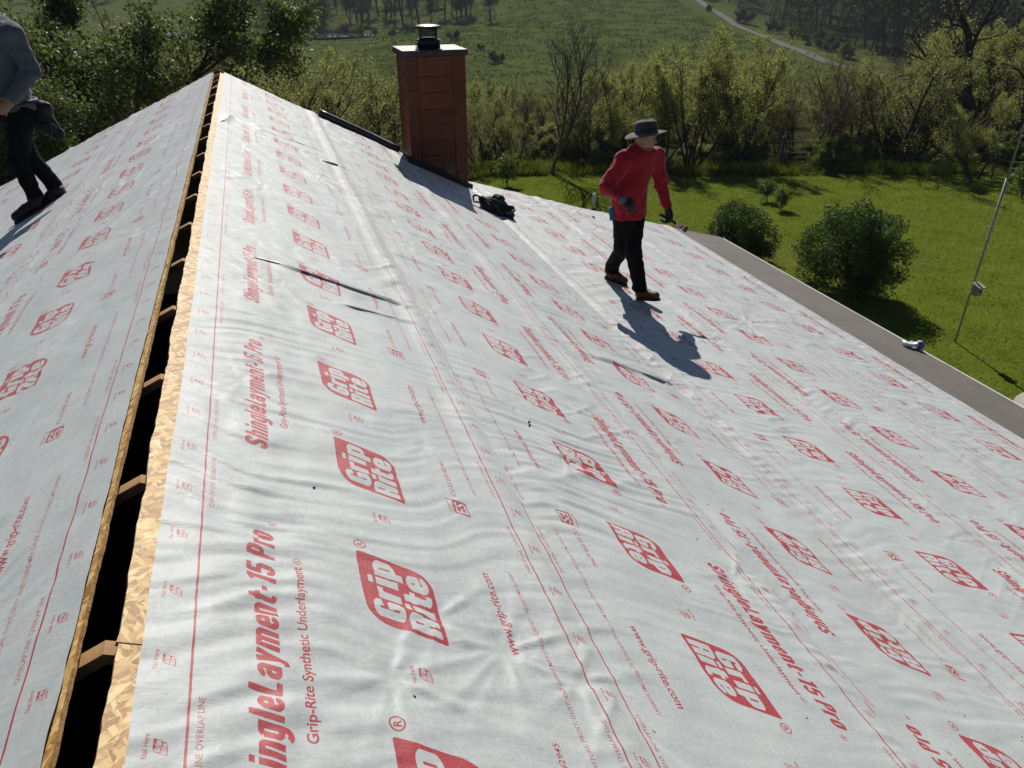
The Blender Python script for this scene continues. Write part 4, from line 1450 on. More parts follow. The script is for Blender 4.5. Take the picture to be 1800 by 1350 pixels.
# the thicket behind the lawn and the valley trees: alike, so grouped by kind
G = {'spring': ('spring_tree', 'young yellow green tree standing in the thicket of the valley', 'yellow green thicket trees'),
     'spring2': ('spring_tree', 'slender yellow green tree standing in the thicket of the valley', 'slender thicket trees'),
     'olive': ('olive_tree', 'olive leafed tree standing in the thicket of the valley', 'olive thicket trees'),
     'twiggy': ('twiggy_tree', 'brown twiggy tree standing in the thicket of the valley', 'brown thicket trees'),
     'under': ('undergrowth_bush', 'bright green bush in the undergrowth below the thicket trees', 'green undergrowth bushes'),
     'under2': ('undergrowth_bush', 'olive green bush in the undergrowth below the thicket trees', 'olive undergrowth bushes')}


THICK = []


def thicket(kind, px, b, sc):
    if px > 1835: return
    nm, lb, gp = G[kind]
    a = at(px, b)
    if 'under' in kind: s_ = sc * rg.uniform(.92, 1.08)
    else:
        row = np.interp(px, [-50, 330, 450, 560, 700, 830, 900, 960, 1040, 1100, 1180, 1300, 1345, 1420, 1480, 1560, 1680, 1730, 1860], [0, 62, 72, 82, 92, 118, 140, 130, 128, 95, 74, 66, 100, 112, 92, 68, 55, 40, 20]) + rg.uniform(0, 55)
        s_ = height_scale(kind, b, float(terrain(a, b)), row)
    THICK.append((kind, px, b, plant(nm, lb, 'bush' if 'under' in kind else 'tree', SP[kind], a, b, rg.uniform(0, 6.28), s_, gp)))


# left of and behind the chimney
for px, b, k, s in ((345, 30, 'olive', .95), (395, 33, 'olive', 1.0), (440, 29, 'twiggy', .85), (470, 36, 'spring2', 1.05), (520, 31, 'olive', .95), (560, 38, 'spring2', 1.1), (600, 33, 'twiggy', .95), (645, 36, 'olive', 1.05),
                    (680, 31, 'olive', .85), (420, 43, 'twiggy', 1.2), (500, 46, 'olive', 1.25), (620, 47, 'olive', 1.2), (700, 44, 'twiggy', 1.15), (360, 46, 'spring2', 1.3), (330, 38, 'twiggy', 1.2), (270, 40, 'olive', 1.4),
                    (200, 34, 'olive', 1.5), (120, 38, 'twiggy', 1.6), (40, 34, 'olive', 1.6), (-40, 36, 'twiggy', 1.6), (240, 30, 'olive', 1.1), (560, 27, 'olive', .7), (480, 26, 'olive', .65), (410, 25, 'olive', .75), (640, 28, 'olive', .7), (340, 24, 'twiggy', .9)):
    thicket(k, px, b, s)
# along the lawn
for px, b, k, s in ((840, 34, 'olive', .70), (875, 36, 'spring2', .78), (905, 33, 'olive', .62), (935, 37, 'twiggy', .78), (1000, 35, 'spring2', .72), (1035, 33, 'olive', .66), (1065, 35.5, 'spring2', .80), (1100, 33, 'spring2', .70),
                    (1135, 36, 'olive', .85), (1165, 34, 'spring', .78), (1250, 36, 'spring2', .85), (1330, 36, 'spring', .85), (1370, 38, 'twiggy', .78), (1400, 36, 'twiggy', .72), (1465, 37, 'twiggy', .75), (1500, 35, 'olive', .82),
                    (1535, 37, 'twiggy', .95), (1605, 35, 'olive', .95), (1650, 36, 'twiggy', 1.0), (1810, 33, 'olive', 1.0), (1850, 34, 'twiggy', 1.1)):
    thicket(k, px, b, s)
# further back towards the valley floor
for _ in range(44):
    px = rg.uniform(1080, 1835) if rg.random() < .8 else rg.uniform(820, 1080); b = rg.uniform(40, 62)
    s = rg.uniform(.62, .80) * (1.0 + .010 * (b - 40)) * (1.30 if px > 1480 else .72 if px < 1120 else .92)
    thicket(['olive', 'spring2', 'twiggy', 'spring', 'twiggy'][rg.integers(0, 5)], px, b, s)
for _ in range(34):
    px = rg.uniform(825, 1850); b = rg.uniform(32.0, 37)
    if 1340 < px < 1420: continue
    thicket(['under', 'under2', 'under2'][rg.integers(0, 3)], px, b, rg.uniform(.45, .85))
for _ in range(16):
    px = rg.uniform(330, 720); b = rg.uniform(24, 40)
    thicket('under2', px, b, rg.uniform(.7, 1.1))

# each tree of the thicket is told apart by its kind, its row and what it stands behind or beside
for px, b, k, s_ in ((70, 27, 'twiggy', 1), (150, 31, 'olive', 1), (215, 26, 'twiggy', 1), (255, 33, 'olive', 1), (310, 33, 'twiggy', 1), (20, 25, 'olive', 1)):
    thicket(k, px, b, s_)
WORD = {'spring': 'broad yellow tree', 'spring2': 'slender yellow tree', 'olive': 'olive leafed tree', 'twiggy': 'brown twiggy tree', 'under': 'bright green bush', 'under2': 'olive green bush'}
ORD = ['leftmost', 'second', 'third', 'fourth', 'fifth', 'sixth', 'seventh', 'eighth', 'ninth', 'tenth', 'eleventh', 'twelfth']
NUM = ['one', 'two', 'three', 'four', 'five', 'six', 'seven', 'eight', 'nine', 'ten', 'eleven', 'twelve']
cells = {}
for kind, px, b, o in THICK:
    zone = next(n for lim, n in ((120, 'behind the worker in grey'), (400, 'left of the ridge end'), (690, 'between ridge end and chimney'), (830, 'behind the chimney'), (1060, 'between chimney and worker in red'), (1200, 'behind the worker in red'),
                                 (1370, 'right of the worker in red'), (1520, 'behind the farm gate'), (1680, 'right of the farm gate'), (9999, 'near the right photo edge')) if px < lim)
    row = 'front row' if b < 33.2 else 'middle row' if b < 40 else 'back row'
    cells.setdefault((WORD[kind], row, zone), []).append((px, o))
for (w_, row, zone), lst in cells.items():
    lst.sort(key=lambda q: q[0])
    for j, (px, o) in enumerate(lst):
        if len(lst) == 1: o['label'] = 'only %s in the %s %s' % (w_, row, zone)
        else: o['label'] = '%s %s from left, %s %s' % (w_, ORD[j] if j else 'first', row, zone)

# far bank of the pond: single trees one can tell apart
FARS = []


def far(kind, a, b, sc, nm, lb, gp):
    FARS.append((a / b, kind)); FARS[-1] += (plant(nm, lb, 'tree', SP[kind], a, b, rg.uniform(0, 6.28), sc, gp),)


for _ in range(78):
    b = rg.uniform(234, 300); px = rg.uniform(330, 850) if rg.random() < .93 else rg.uniform(850, 960)
    far('fartwig' if rg.random() < .6 else 'farleaf', at(px, b), b, rg.uniform(.7, 1.25), 'far_tree', 'far thin trunked tree on the bank beyond the pond', 'far trees beyond the pond')
FARS.sort(key=lambda q: q[0])
TENS = ['', '', 'twenty', 'thirty', 'forty', 'fifty', 'sixty', 'seventy', 'eighty']
TEEN = ['', 'first', 'second', 'third', 'fourth', 'fifth', 'sixth', 'seventh', 'eighth', 'ninth', 'tenth', 'eleventh', 'twelfth', 'thirteenth', 'fourteenth', 'fifteenth', 'sixteenth', 'seventeenth', 'eighteenth', 'nineteenth']
for kd, ph in (('fartwig', 'bare twigged far tree'), ('farleaf', 'leafy far tree')):
    for j, q in enumerate([q for q in FARS if q[1] == kd], 1):
        od = TEEN[j] if j < 20 else (TENS[j // 10][:-1] + 'ieth' if j % 10 == 0 else TENS[j // 10] + '-' + TEEN[j % 10])
        q[2]['label'] = '%s from the left on the bank beyond the pond, %s' % (ph, od) if False else '%s %s from the left on the bank beyond the pond' % (od, ph)
SHR = []
for px, b, s in ((478, 228, .9), (800, 190, .75), (1300, 240, 1.5), (1355, 215, 1.3), (1430, 185, 1.2), (1450, 178, 1.0), (1392, 200, .8), (1490, 160, 1.0), (1240, 262, .7), (872, 150, .75), (845, 170, .45), (866, 160, .35), (720, 225, .8), (690, 215, .6), (660, 226, .6), (1462, 172, .8)):
    SHR.append((px, plant('dark_shrub', 'dark rounded shrub dotting the far meadow and its road', 'shrub', SP['farshrub'], at(px, b), b, rg.uniform(0, 6), s, 'dark shrubs of the far meadow')))
SHR.sort(key=lambda q: q[0])
left_ = [o for px, o in SHR if px < 1000]; right_ = [o for px, o in SHR if px >= 1000]
for lst, where in ((left_, 'of the far meadow, counted from the left'), (right_, 'along the far gravel road, counted from the left')):
    for j, o in enumerate(lst):
        o['label'] = '%s dark rounded shrub %s' % ('first' if j == 0 else ORD[j], where)

# the far wood reads as one mass
def merged(kind, spots):
    T, Cc = SP[kind]
    out = []
    for me in (T, Cc):
        nv = len(me.vertices); co = np.empty(nv * 3, np.float32); me.vertices.foreach_get('co', co); co = co.reshape(-1, 3)
        nl = len(me.loops); li = np.empty(nl, np.int32); me.loops.foreach_get('vertex_index', li); fa = li.reshape(-1, 4)
        Vs, Fs = [], []
        for q, (a, b, s, r) in enumerate(spots):
            c, d = math.cos(r), math.sin(r)
            W = co * s; W = np.stack([W[:, 0] * c - W[:, 1] * d, W[:, 0] * d + W[:, 1] * c, W[:, 2]], 1)
            Vs.append(W + AB(a, b, float(terrain(a, b)))); Fs.append(fa + q * nv)
        out.append((np.concatenate(Vs), np.concatenate(Fs)))
    return out


SP['wood'] = tree_meshes(17, 15, 1, .1, (8, 4), 8, .75, .3, .6, .08, .10, .012, lr=(.34, .5), scatter=.6, lmat=L_FAR, trunk_sides=5)
spots = []
for _ in range(900):
    b = 85 + 215 * rg.random() ** 1.2; a = 75 + (12 + .62 * b) * rg.random() ** 1.15
    spots.append((a, b, rg.uniform(.75, 1.3), rg.uniform(0, 6.28)))
for _ in range(190):
    b = rg.uniform(305, 420); a = rg.uniform(-230, 120)
    spots.append((a, b, rg.uniform(.9, 1.5), rg.uniform(0, 6.28)))
(tV, tF), (lV, lF) = merged('wood', spots)
far_wood = link('far_wood', make_mesh('far_wood', np.concatenate([tV, lV]), [np.concatenate([tF, lF + len(tV)])], [M_BARK, L_FAR], midx=np.concatenate([np.zeros(len(tF)), np.ones(len(lF))])))
tag(far_wood, 'dense dark far wood covering the slopes beyond the meadow and road', 'wood', kind='stuff')


# grass
def blades(name, label, a, b, h, w, mat, lean=.5, cat='grass', tri=True):
    N = len(a); z = terrain(a, b)
    P = AB(a, b, z - .01)
    th = rg.random(N) * 2 * np.pi
    s = np.stack([np.cos(th), np.sin(th), 0 * th], 1)
    hh = h * (.5 + rg.random((N, 1)))
    tip = P + np.array([0, 0, 1]) * hh + rg.normal(0, 1, (N, 3)) * np.array([1, 1, 0]) * hh * lean
    ww = w * (.6 + .8 * rg.random((N, 1)))
    V = np.stack([P - s * ww, P + s * ww, tip], 1).reshape(-1, 3)
    o = link(name, make_mesh(name, V, [np.arange(3 * N).reshape(-1, 3)], [mat]))
    return tag(o, label, cat, kind='stuff')


N = 150000
b = 9 + 22 * rg.random(N) ** .9; a = -6 + 34 * rg.random(N)
keep = (zone_weights(a, b)[0] > .5) & (AB(a, b)[:, 0] > 7.6) | (b > 19)
keep &= zone_weights(a, b)[0] > .3
blades('lawn_grass', 'short mown green grass of the lawn', a[keep], b[keep], .050, .010, L_GRASS, .7)
N = 42000
b = 30.4 + np.abs(rg.normal(0, 1.6, N)); a = rg.uniform(-6, 30, N)
cl = noise2(a / .9, b / .6, 8) > -.25
blades('tall_grass', 'unmown tall grass along the foot of the thicket', a[cl], b[cl], .30, .016, L_GRASS, .45)
N = 9000
b = rg.uniform(228, 236, N); px = rg.uniform(505, 640, N)
blades('reeds', 'tan reeds standing along the pond bank', (px - 900) / 1318 * 214, b, 1.7, .12, L_STRAW, .15, 'reeds')
N = 60000
b = 90 + 210 * rg.random(N) ** .8; a = rg.uniform(-90, 54, N)
kp = (terrain(a, b) > -14.9) | (rg.random(N) < .5)
kp &= noise2(a / 3.0, b / 3.0, 12) > -.1
blades('meadow_tufts', 'coarse grass tufts scattered over the far meadow hill', a[kp], b[kp], .34, .16, mat_leaf('tuft_blade', (.035, .052, .013), (.080, .100, .032), .4, .6, .2), .35)

# ------------------------------------------------------------------ people
def mat_cloth(name, col, rough=.85, var=.2, weave=260):
    t = NT(name)
    c = t.coords()
    a = t.noise(c, 7, 4); w = t.noise(c, weave, 2); f = t.noise(c, 26, 4)
    rp = t.ramp(a.outputs[0], [(.3, tuple(v * (1 - var) for v in col)), (.7, tuple(v * (1 + var) for v in col))])
    n = t.bump(f.outputs[0], .35, .012)
    b = t.bsdf(rp.outputs[0], rough, .2, 0, t.bump(w.outputs[0], .3, .002, n))
    b.inputs['Sheen Weight'].default_value = .15
    return t.m


def mat_skin():
    t = NT('skin')
    c = t.coords()
    a = t.noise(c, 14, 4)
    rp = t.ramp(a.outputs[0], [(.3, (.22, .115, .075)), (.7, (.30, .165, .112))])
    b = t.bsdf(rp.outputs[0], .5, .35, 0, t.bump(t.noise(c, 160, 3).outputs[0], .15, .002))
    return t.m


M_SKIN = mat_skin()
M_HAIR = mat_plain('dark_hair', (.022, .015, .011), .7, .4, 60, .6, bscale=200)
M_RED = mat_cloth('red_cotton', (.27, .008, .017))
M_JEANS = mat_plain('dark_denim', (.006, .0055, .006), .85, .35, 9, .4, .1, bscale=120)
M_BLACKJ = mat_plain('black_denim', (.0045, .005, .006), .85, .35, 9, .4, .1, bscale=120)
M_HAT = mat_cloth('olive_grey_cotton', (.075, .072, .062), .85, .3)
M_HATD = mat_cloth('charcoal_cotton', (.030, .032, .038), .85, .3)
M_GLOVE = mat_cloth('slate_knit_glove', (.065, .085, .115), .75, .3, 200)
M_PALM = mat_plain('black_rubber_palm', (.014, .014, .016), .55, .3, 30, .4)
M_BOOT = mat_plain('brown_boot_leather', (.075, .037, .017), .6, .45, 14, .4)
M_BOOTB = mat_plain('black_boot_leather', (.018, .016, .015), .55, .4, 14, .4)
M_SOLE = mat_plain('rubber_sole', (.028, .023, .020), .8, .3, 20, .4)
M_GREYSHIRT = mat_cloth('grey_blue_jersey', (.070, .085, .105))
M_TEAL = mat_cloth('blue_cloth', (.025, .115, .21))
M_BLACKBAG = mat_cloth('black_nylon', (.012, .012, .013), .6, .3, 180)
M_LACE = mat_plain('boot_lace', (.10, .085, .06), .8, .2, 40, .2)
M_STEEL = mat_plain('dull_steel', (.32, .32, .33), .35, .2, 20, .1, .5, .8)
M_EYE = mat_plain('eye_dark', (.02, .015, .012), .2, .1, 10, 0, .5)


def vfr(V):
    return AB(V[:, 0], V[:, 1], V[:, 2])


def hand(vol, wrist, x, n, curl=.7, sc=1.0, side=1, fat=1.0, spread=.0):
    """palm, four unequal fingers and a thumb; x towards the fingers, n out of the palm"""
    x = unit(np.asarray(x, float)); n = np.asarray(n, float); n = unit(n - x * (n @ x)); y = np.cross(n, x) * side
    w = np.asarray(wrist, float)
    vol.cap(w - x * .02 * sc, w + x * .035 * sc, .030 * sc * fat, .036 * sc * fat, .012, flat=(n, 1.35))
    vol.cap(w + x * .035 * sc, w + x * .078 * sc, .036 * sc * fat, .037 * sc * fat, .012, flat=(n, 1.75))
    for i, (ln, r) in enumerate(((.86, .0098), (.98, .0102), (1.0, .0105), (.92, .0102))):   # little finger .. index
        p = w + x * (.082 + (.004 if i in (1, 2) else 0)) * sc + y * (-.031 + .0205 * i) * sc
        a = 0.15
        pts = [p]; rs = [r * sc * fat * 1.05]
        for j, L in enumerate((.044, .028, .022)):
            a += curl * (1.0, .95, .7)[j] * (1 + .08 * (1.5 - i))
            d = x * math.cos(a) + n * math.sin(a) + y * spread * (i - 1.5)
            p = p + d * L * ln * sc
            pts.append(p); rs.append(r * sc * fat * (1, .94, .84)[j])
        vol.chain(pts, rs, .004)
    p0 = w + x * .022 * sc + y * .030 * sc + n * .008 * sc
    p1 = p0 + unit(x * .62 + y * .62 + n * .45) * .044 * sc; p2 = p1 + unit(x * .85 + y * .12 + n * .55) * .034 * sc; p3 = p2 + unit(x * .75 - y * .15 + n * .7) * .024 * sc
    vol.chain([p0, p1, p2, p3], [.0165 * sc * fat, .0125 * sc * fat, .011 * sc * fat, .0095 * sc * fat], .008)
    return x, y, n


def head_parts(V, hc, f, side, up, neck0, neck1):
    ax = np.array([f, side, up])
    V.cap(neck0, neck1, .062, .056, .03)
    V.ell(hc, (.096, .076, .112), .02, ax)
    V.ell(hc + f * .028 - up * .058, (.062, .056, .060), .03, ax)
    V.ell(hc + f * .058 - up * .092, (.026, .027, .020), .02, ax)
    V.cap(hc + f * .084 + side * .038 + up * .026, hc + f * .084 - side * .038 + up * .026, .013, .013, .014)
    V.cap(hc + f * .088 + up * .012, hc + f * .112 - up * .026, .009, .014, .010)
    for s in (1, -1):
        V.ell(hc + f * .020 + side * .064 * s - up * .022, (.030, .018, .024), .02, ax)
        V.ell(hc + f * .096 + side * .032 * s + up * .006, (.014, .017, .011), .008, ax, 'cut')
        V.ell(hc + f * .080 + side * .032 * s + up * .006, (.012, .013, .012), .004, ax)
        V.ell(hc - f * .004 + side * .077 * s - up * .008, (.020, .011, .032), .006, ax)
        V.ell(hc + f * .098 + side * .010 * s - up * .030, (.010, .009, .008), .006, ax)
    V.cap(hc + f * .087 + side * .020 - up * .055, hc + f * .087 - side * .020 - up * .055, .0075, .0075, .006)
    V.cap(hc + f * .083 + side * .018 - up * .068, hc + f * .083 - side * .018 - up * .068, .0085, .0085, .006)


def boot(heel, toe, ankle, up, mat, person, lo, lace=True):
    """leather boot: foot from heel to toe on its sole, shaft up to the ankle"""
    heel = np.asarray(heel, float); toe = np.asarray(toe, float); ankle = np.asarray(ankle, float)
    x = unit(toe - heel); up = unit(np.asarray(up, float) - x * (np.asarray(up) @ x)); y = np.cross(up, x)
    L = np.linalg.norm(toe - heel)
    lo_ = np.minimum(np.minimum(heel, toe), ankle) - .12; hi_ = np.maximum(np.maximum(heel, toe), ankle) + .12
    v = Vol(lo_, hi_, .007)
    v.cap(heel + x * .045 + up * .060, heel + x * .12 + up * .062, .043, .044, .02)
    v.cap(heel + x * .12 + up * .060, heel + x * (L - .05) + up * .050, .044, .042, .025, flat=(y, .95))
    v.cap(heel + x * .050 + up * .065, ankle, .045, .050, .03)
    v.cap(ankle - (ankle - heel) * .02, ankle + unit(ankle - heel - x * .04) * .03, .052, .053, .012)
    v.cut(heel + up * .020, -up, .006)
    v.rough(.003, 22, 3)
    bo = v.build('boot', mat, person, lo, vfr)
    s = Vol(np.minimum(heel, toe) - .08, np.maximum(heel, toe) + .08, .006)
    s.cap(heel + x * .045 + up * .012, heel + x * .12 + up * .012, .047, .044, .01)
    s.cap(heel + x * .12 + up * .012, heel + x * (L - .048) + up * .012, .044, .049, .012)
    s.cut(heel + up * .026, up, .003); s.cut(heel + up * .0, -up, .003)
    s.build('sole', M_SOLE, bo, lo, vfr)
    if lace:
        m = MB()
        fr = heel + x * .125 + up * .10
        for j in range(4):
            c = heel + x * (.150 - .014 * j) + up * (.088 + .016 * j)
            m.tube([c - y * .03 - x * .004, c + x * .010 + up * .004, c + y * .03 - x * .004], .0035, 5)
        V = vfr(np.concatenate(m.V)); m.V = [V]
        k = m.mesh('lace', M_LACE, True, lo)
        link('lace', k, bo)
    return bo


# --- the worker in red
LO = AB(1.12, 7.05, -1.70)
red = thing('person', 'person in red long sleeve shirt and brimmed hat walking across the roof', 'person', LO)
d = unit(np.array([.55, -.835, 0])); lf = np.array([.835, .55, 0.]); U = np.array([0, 0, 1.])
neck = np.array([1.185, 7.085, -.300])
shR, shL = np.array([1.020, 6.985, -.375]), np.array([1.345, 7.185, -.372])
elR, wrR = np.array([.868, 6.915, -.605]), np.array([.982, 6.735, -.655])
elL, wrL = np.array([1.420, 7.185, -.622]), np.array([1.494, 7.105, -.848])
pel = np.array([1.118, 7.075, -.86])
hipR, hipL = np.array([1.050, 7.035, -.89]), np.array([1.185, 7.105, -.89])
knL, anL = np.array([1.172, 6.955, -1.240]), np.array([1.248, 6.870, -1.570])
knR, anR = np.array([1.092, 7.130, -1.250]), np.array([1.030, 7.330, -1.545])
hc = np.array([1.212, 7.040, -.172]); hf = unit(np.array([.80, -.58, -.10])); hs = unit(np.cross(U, hf)); hu = np.cross(hf, hs)

v = Vol((.78, 6.55, -1.72), (1.62, 7.5, -.02), .0085)
head_parts(v, hc, hf, hs, hu, neck + np.array([0, 0, -.05]), hc - hf * .02 - hu * .05)
v.cap(neck - U * .10, pel + U * .10, .130, .125, .03, flat=(d, 1.4))
v.cap(pel + U * .08, pel - U * .02, .125, .13, .03, flat=(d, 1.3))
v.cap(shR, shL, .055, .055, .05)
for s_, e_, w_ in ((shR, elR, wrR), (shL, elL, wrL)):
    v.cap(s_, e_, .055, .042, .03); v.cap(e_, w_, .042, .028, .02); v.cap(w_, w_ + unit(w_ - e_) * .05, .024, .016, .01)
for h_, k_, a_ in ((hipR, knR, anR), (hipL, knL, anL)):
    v.cap(h_, k_, .080, .052, .03); v.cap(k_, a_, .050, .036, .02); v.cap(a_, a_ - U * .08, .034, .036, .01)
v.build('body', M_SKIN, red, LO, vfr)

v = Vol((.76, 6.60, -1.02), (1.60, 7.45, -.20), .009)          # shirt
v.cap(neck - U * .12 - d * .005, pel + U * .22, .172, .170, .03, flat=(d, 1.38))
v.cap(pel + U * .24, pel - U * .05, .168, .188, .05, flat=(d, 1.2))
v.cap(shR + U * .012, shL + U * .012, .062, .062, .11)
v.cap(neck - U * .055, neck - U * .01, .095, .070, .05)
for s_, e_, w_ in ((shR, elR, wrR), (shL, elL, wrL)):
    v.cap(s_, e_, .082, .066, .03); v.cap(e_, w_ - unit(w_ - e_) * .015, .065, .046, .025)
    v.cap(w_ - unit(w_ - e_) * .03, w_ - unit(w_ - e_) * .008, .040, .041, .004)
v.cap(neck - U * .02, neck + U * .2, .068, .085, .01, 'cut')
v.cut(pel - U * .055, unit(np.array([.05, 0, -1])), .01)
v.rough(.013, 9, 5, (1, 1, 1.8)); v.rough(.009, 22, 6, (1.2, 1.2, .6)); v.rough(.004, 45, 7)
shirt = v.build('shirt', M_RED, red, LO, vfr)
m = MB()                                                   # ribbed collar and hem
th = np.linspace(0, 2 * np.pi, 25)
ring = np.stack([neck[0] + .071 * np.cos(th) + .008, neck[1] + .071 * np.sin(th) - .004, neck[2] - .018 + .022 * np.cos(th - math.atan2(-d[1], -d[0]))], 1)
m.tube(ring, .010, 6, caps=False); m.V = [vfr(np.concatenate(m.V))]
link('collar', m.mesh('collar', M_RED, True, LO), shirt)

v = Vol((.86, 6.72, -1.68), (1.42, 7.48, -.74), .009)          # trousers
v.cap(pel + U * .03, pel - U * .05, .130, .140, .03, flat=(d, 1.2))
for h_, k_, a_ in ((hipR, knR, anR), (hipL, knL, anL)):
    v.cap(h_ - U * .03, k_, .096, .080, .035); v.cap(k_, a_ + U * .03, .078, .068, .03); v.cap(a_ + U * .03, a_ - U * .005, .070, .076, .01)
    v.cap(k_ - U * .02 + d * .02, k_ + U * .05 + d * .015, .055, .055, .03)
v.cut(anL - U * .018, -U, .004)
v.rough(.008, 10, 8, (1, 1, 1.3)); v.rough(.005, 26, 9, (.7, .7, 1.6))
v.build('trousers', M_JEANS, red, LO, vfr)
v = Vol((.90, 6.85, -1.0), (1.12, 7.2, -.78), .008)
v.cap(hipR + np.array([-.105, -.02, .050]), hipR + np.array([-.098, -.03, -.03]), .030, .022, .01)
v.rough(.006, 30, 2)
v.build('blue_cloth', M_TEAL, red, LO, vfr)

boot((1.232, 6.885, -1.708), (1.428, 6.715, -1.648), anL + np.array([-.005, 0, -.01]), (.25, .0, 1), M_BOOT, red, LO)
boot((.962, 7.365, -1.655), (1.190, 7.270, -1.722), anR + np.array([0, 0, -.005]), (.25, 0, 1), M_BOOT, red, LO)

for w_, e_, xx, nn, cu, sd in ((wrR, elR, (.72, -.42, -.50), (.40, .35, -.70), .62, -1), (wrL, elL, (.16, -.30, -.94), (-.70, -.65, -.1), .95, 1)):
    v = Vol(w_ - .19, w_ + .19, .0048)
    hand(v, w_ + unit(w_ - e_) * .012, xx, nn, cu * .8, 1.06, sd, 1.10, .07)
    v.cap(w_ - unit(w_ - e_) * .035, w_ + unit(w_ - e_) * .02, .036, .034, .01)
    nv = unit(np.asarray(nn, float)); c0 = w_.copy(); xv = unit(np.asarray(xx, float))
    v.build('glove', [M_GLOVE, M_PALM], red, LO, vfr, lambda c, nv=nv, c0=c0, xv=xv: (((c - c0) @ nv > .010) | ((c - c0) @ xv > .135)).astype(int))

# hat: crown and drooping brim
hat_c = hc + hu * .040 - hf * .004
tilt = np.array([.16, -.02, 1.0]); hz = unit(np.array([-.14, .05, 1.0])); hx = unit(hf - hz * (hf @ hz)); hy = np.cross(hz, hx)


def hat_fr(V):
    q = hat_c + V[:, :1] * hx + V[:, 1:2] * hy + V[:, 2:3] * hz
    return vfr(q)


m = MB()
n = 40; th = np.arange(n) * 2 * np.pi / n
prof = [(.101, -.014), (.101, .010), (.099, .045), (.096, .078), (.090, .092), (.076, .099), (.045, .102), (.0, .103)]
rows = []
for r, z in prof:
    rr = r * (1 + .03 * np.cos(2 * th)) * (1 + .015 * noise2(th * 2.2, th * 0 + z * 30, 3))
    rows.append(np.stack([rr * 1.04 * np.cos(th), rr * .94 * np.sin(th), z + .004 * noise2(th * 1.5, th * 0 + z * 20, 4)], 1))
V = np.concatenate(rows); F = [[i * n + j, i * n + (j + 1) % n, (i + 1) * n + (j + 1) % n, (i + 1) * n + j] for i in range(len(prof) - 1) for j in range(n)]
m.add(V, F); m.V = [hat_fr(np.concatenate(m.V))]
hat = link('hat', m.mesh('hat', M_HATD, True, LO), red)
m = MB(); rows = []
def brim_pt(r, dz):
    # droops at the back and the wearer's right, flips up over the left front
    w_ = (r - .098) / .087
    droop = -.010 * w_ - .030 * w_ ** 2 * (.55 + .45 * np.cos(th - 2.4)) + .012 * w_ ** 2 * np.cos(2 * th + .6) + .006 * w_ * np.sin(3 * th)
    rr = r * (1 + .02 * np.cos(2 * th))
    return np.stack([rr * 1.04 * np.cos(th), rr * .96 * np.sin(th), droop + dz], 1)
rs = np.linspace(.098, .185, 7)
for r in rs: rows.append(brim_pt(r, .002))
for r in rs[::-1]: rows.append(brim_pt(r, -.003))
V = np.concatenate(rows); k = len(rows)
m.add(V, [[i * n + j, ((i + 1) % k) * n + j, ((i + 1) % k) * n + (j + 1) % n, i * n + (j + 1) % n] for i in range(k) for j in range(n)][: (k) * n])
m.V = [hat_fr(np.concatenate(m.V))]
link('brim', m.mesh('brim', M_HAT, True, LO), hat)
v = Vol(hc - .17, hc + .17, .006)                          # beard
ax = np.array([hf, hs, hu])
v.ell(hc + hf * .040 - hu * .082, (.050, .050, .034), .02, ax);
v.rough(.003, 60, 2)
v.build('beard', M_HAIR, red, LO, vfr)

# tool in the left hand: a stapling hammer
tp = wrL + np.array([.010, -.035, -.098])
td = unit(np.array([.80, -.10, -.42])); tu = unit(np.array([.42, 0, .8])); tn = np.cross(td, tu)
TL_ = AB(*tp)
tool = thing('staple_hammer', 'dark hand tool held in the left hand of the person in red', 'tool', TL_)
def tfr(V):
    return vfr(tp + V[:, :1] * td + V[:, 1:2] * tn + V[:, 2:3] * tu)
def tb(nm, fn, mat):
    m = MB(); fn(m); m.V = [tfr(np.concatenate(m.V))]
    return link(nm, m.mesh(nm, mat, False, TL_), tool)
tb('handle', lambda m: m.bevbox((-.10, -.011, -.013), (.085, .011, .013), .004), M_PALM)
tb('magazine', lambda m: m.bevbox((.085, -.012, -.016), (.20, .012, .018), .003), M_STEEL)
tb('head', lambda m: m.bevbox((.175, -.016, -.030), (.215, .016, .024), .004), M_DARKMETAL)
tb('grip_band', lambda m: m.bevbox((.135, -.013, -.018), (.160, .013, .020), .002), mat_plain('red_band', (.35, .05, .03), .5))

# --- the worker in grey at the left edge
K = 1.06
def big(V):
    V = np.asarray(V, float) * K + np.array([0, 0, 1.18 * (1 - K)])
    return V
def vfr2(V):
    W = big(V)
    return AB(W[:, 0], W[:, 1], W[:, 2])
LO2 = vfr2(np.array([[-3.88, 6.05, -.60]]))[0]
grey = thing('person', 'person in grey long sleeve shirt and black jeans at the left photo edge', 'person', LO2)
d = unit(np.array([-.75, -.66, 0])); U = np.array([0, 0, 1.])
neck = np.array([-3.835, 6.17, .845])
shL, shR = np.array([-3.675, 6.065, .745]), np.array([-4.02, 6.30, .745])
elL, wrL = np.array([-3.640, 6.115, .485]), np.array([-3.760, 5.985, .310])
elR, wrR = np.array([-4.16, 6.22, .49]), np.array([-4.12, 6.02, .33])
pel = np.array([-3.875, 6.175, .225])
hipL, hipR = np.array([-3.830, 6.13, .17]), np.array([-3.955, 6.21, .17])
knR, anR = np.array([-3.895, 6.175, -.175]), np.array([-3.790, 6.225, -.420])
knL, anL = np.array([-3.925, 6.06, -.165]), np.array([-3.880, 6.070, -.465])
hc = np.array([-3.865, 6.12, .985]); hf = unit(np.array([-.7, -.68, -.25])); hs = unit(np.cross(U, hf)); hu = np.cross(hf, hs)
v = Vol((-4.32, 5.80, -.62), (-3.50, 6.50, 1.14), .0095)
head_parts(v, hc, hf, hs, hu, neck + np.array([0, 0, -.05]), hc - hf * .02 - hu * .05)
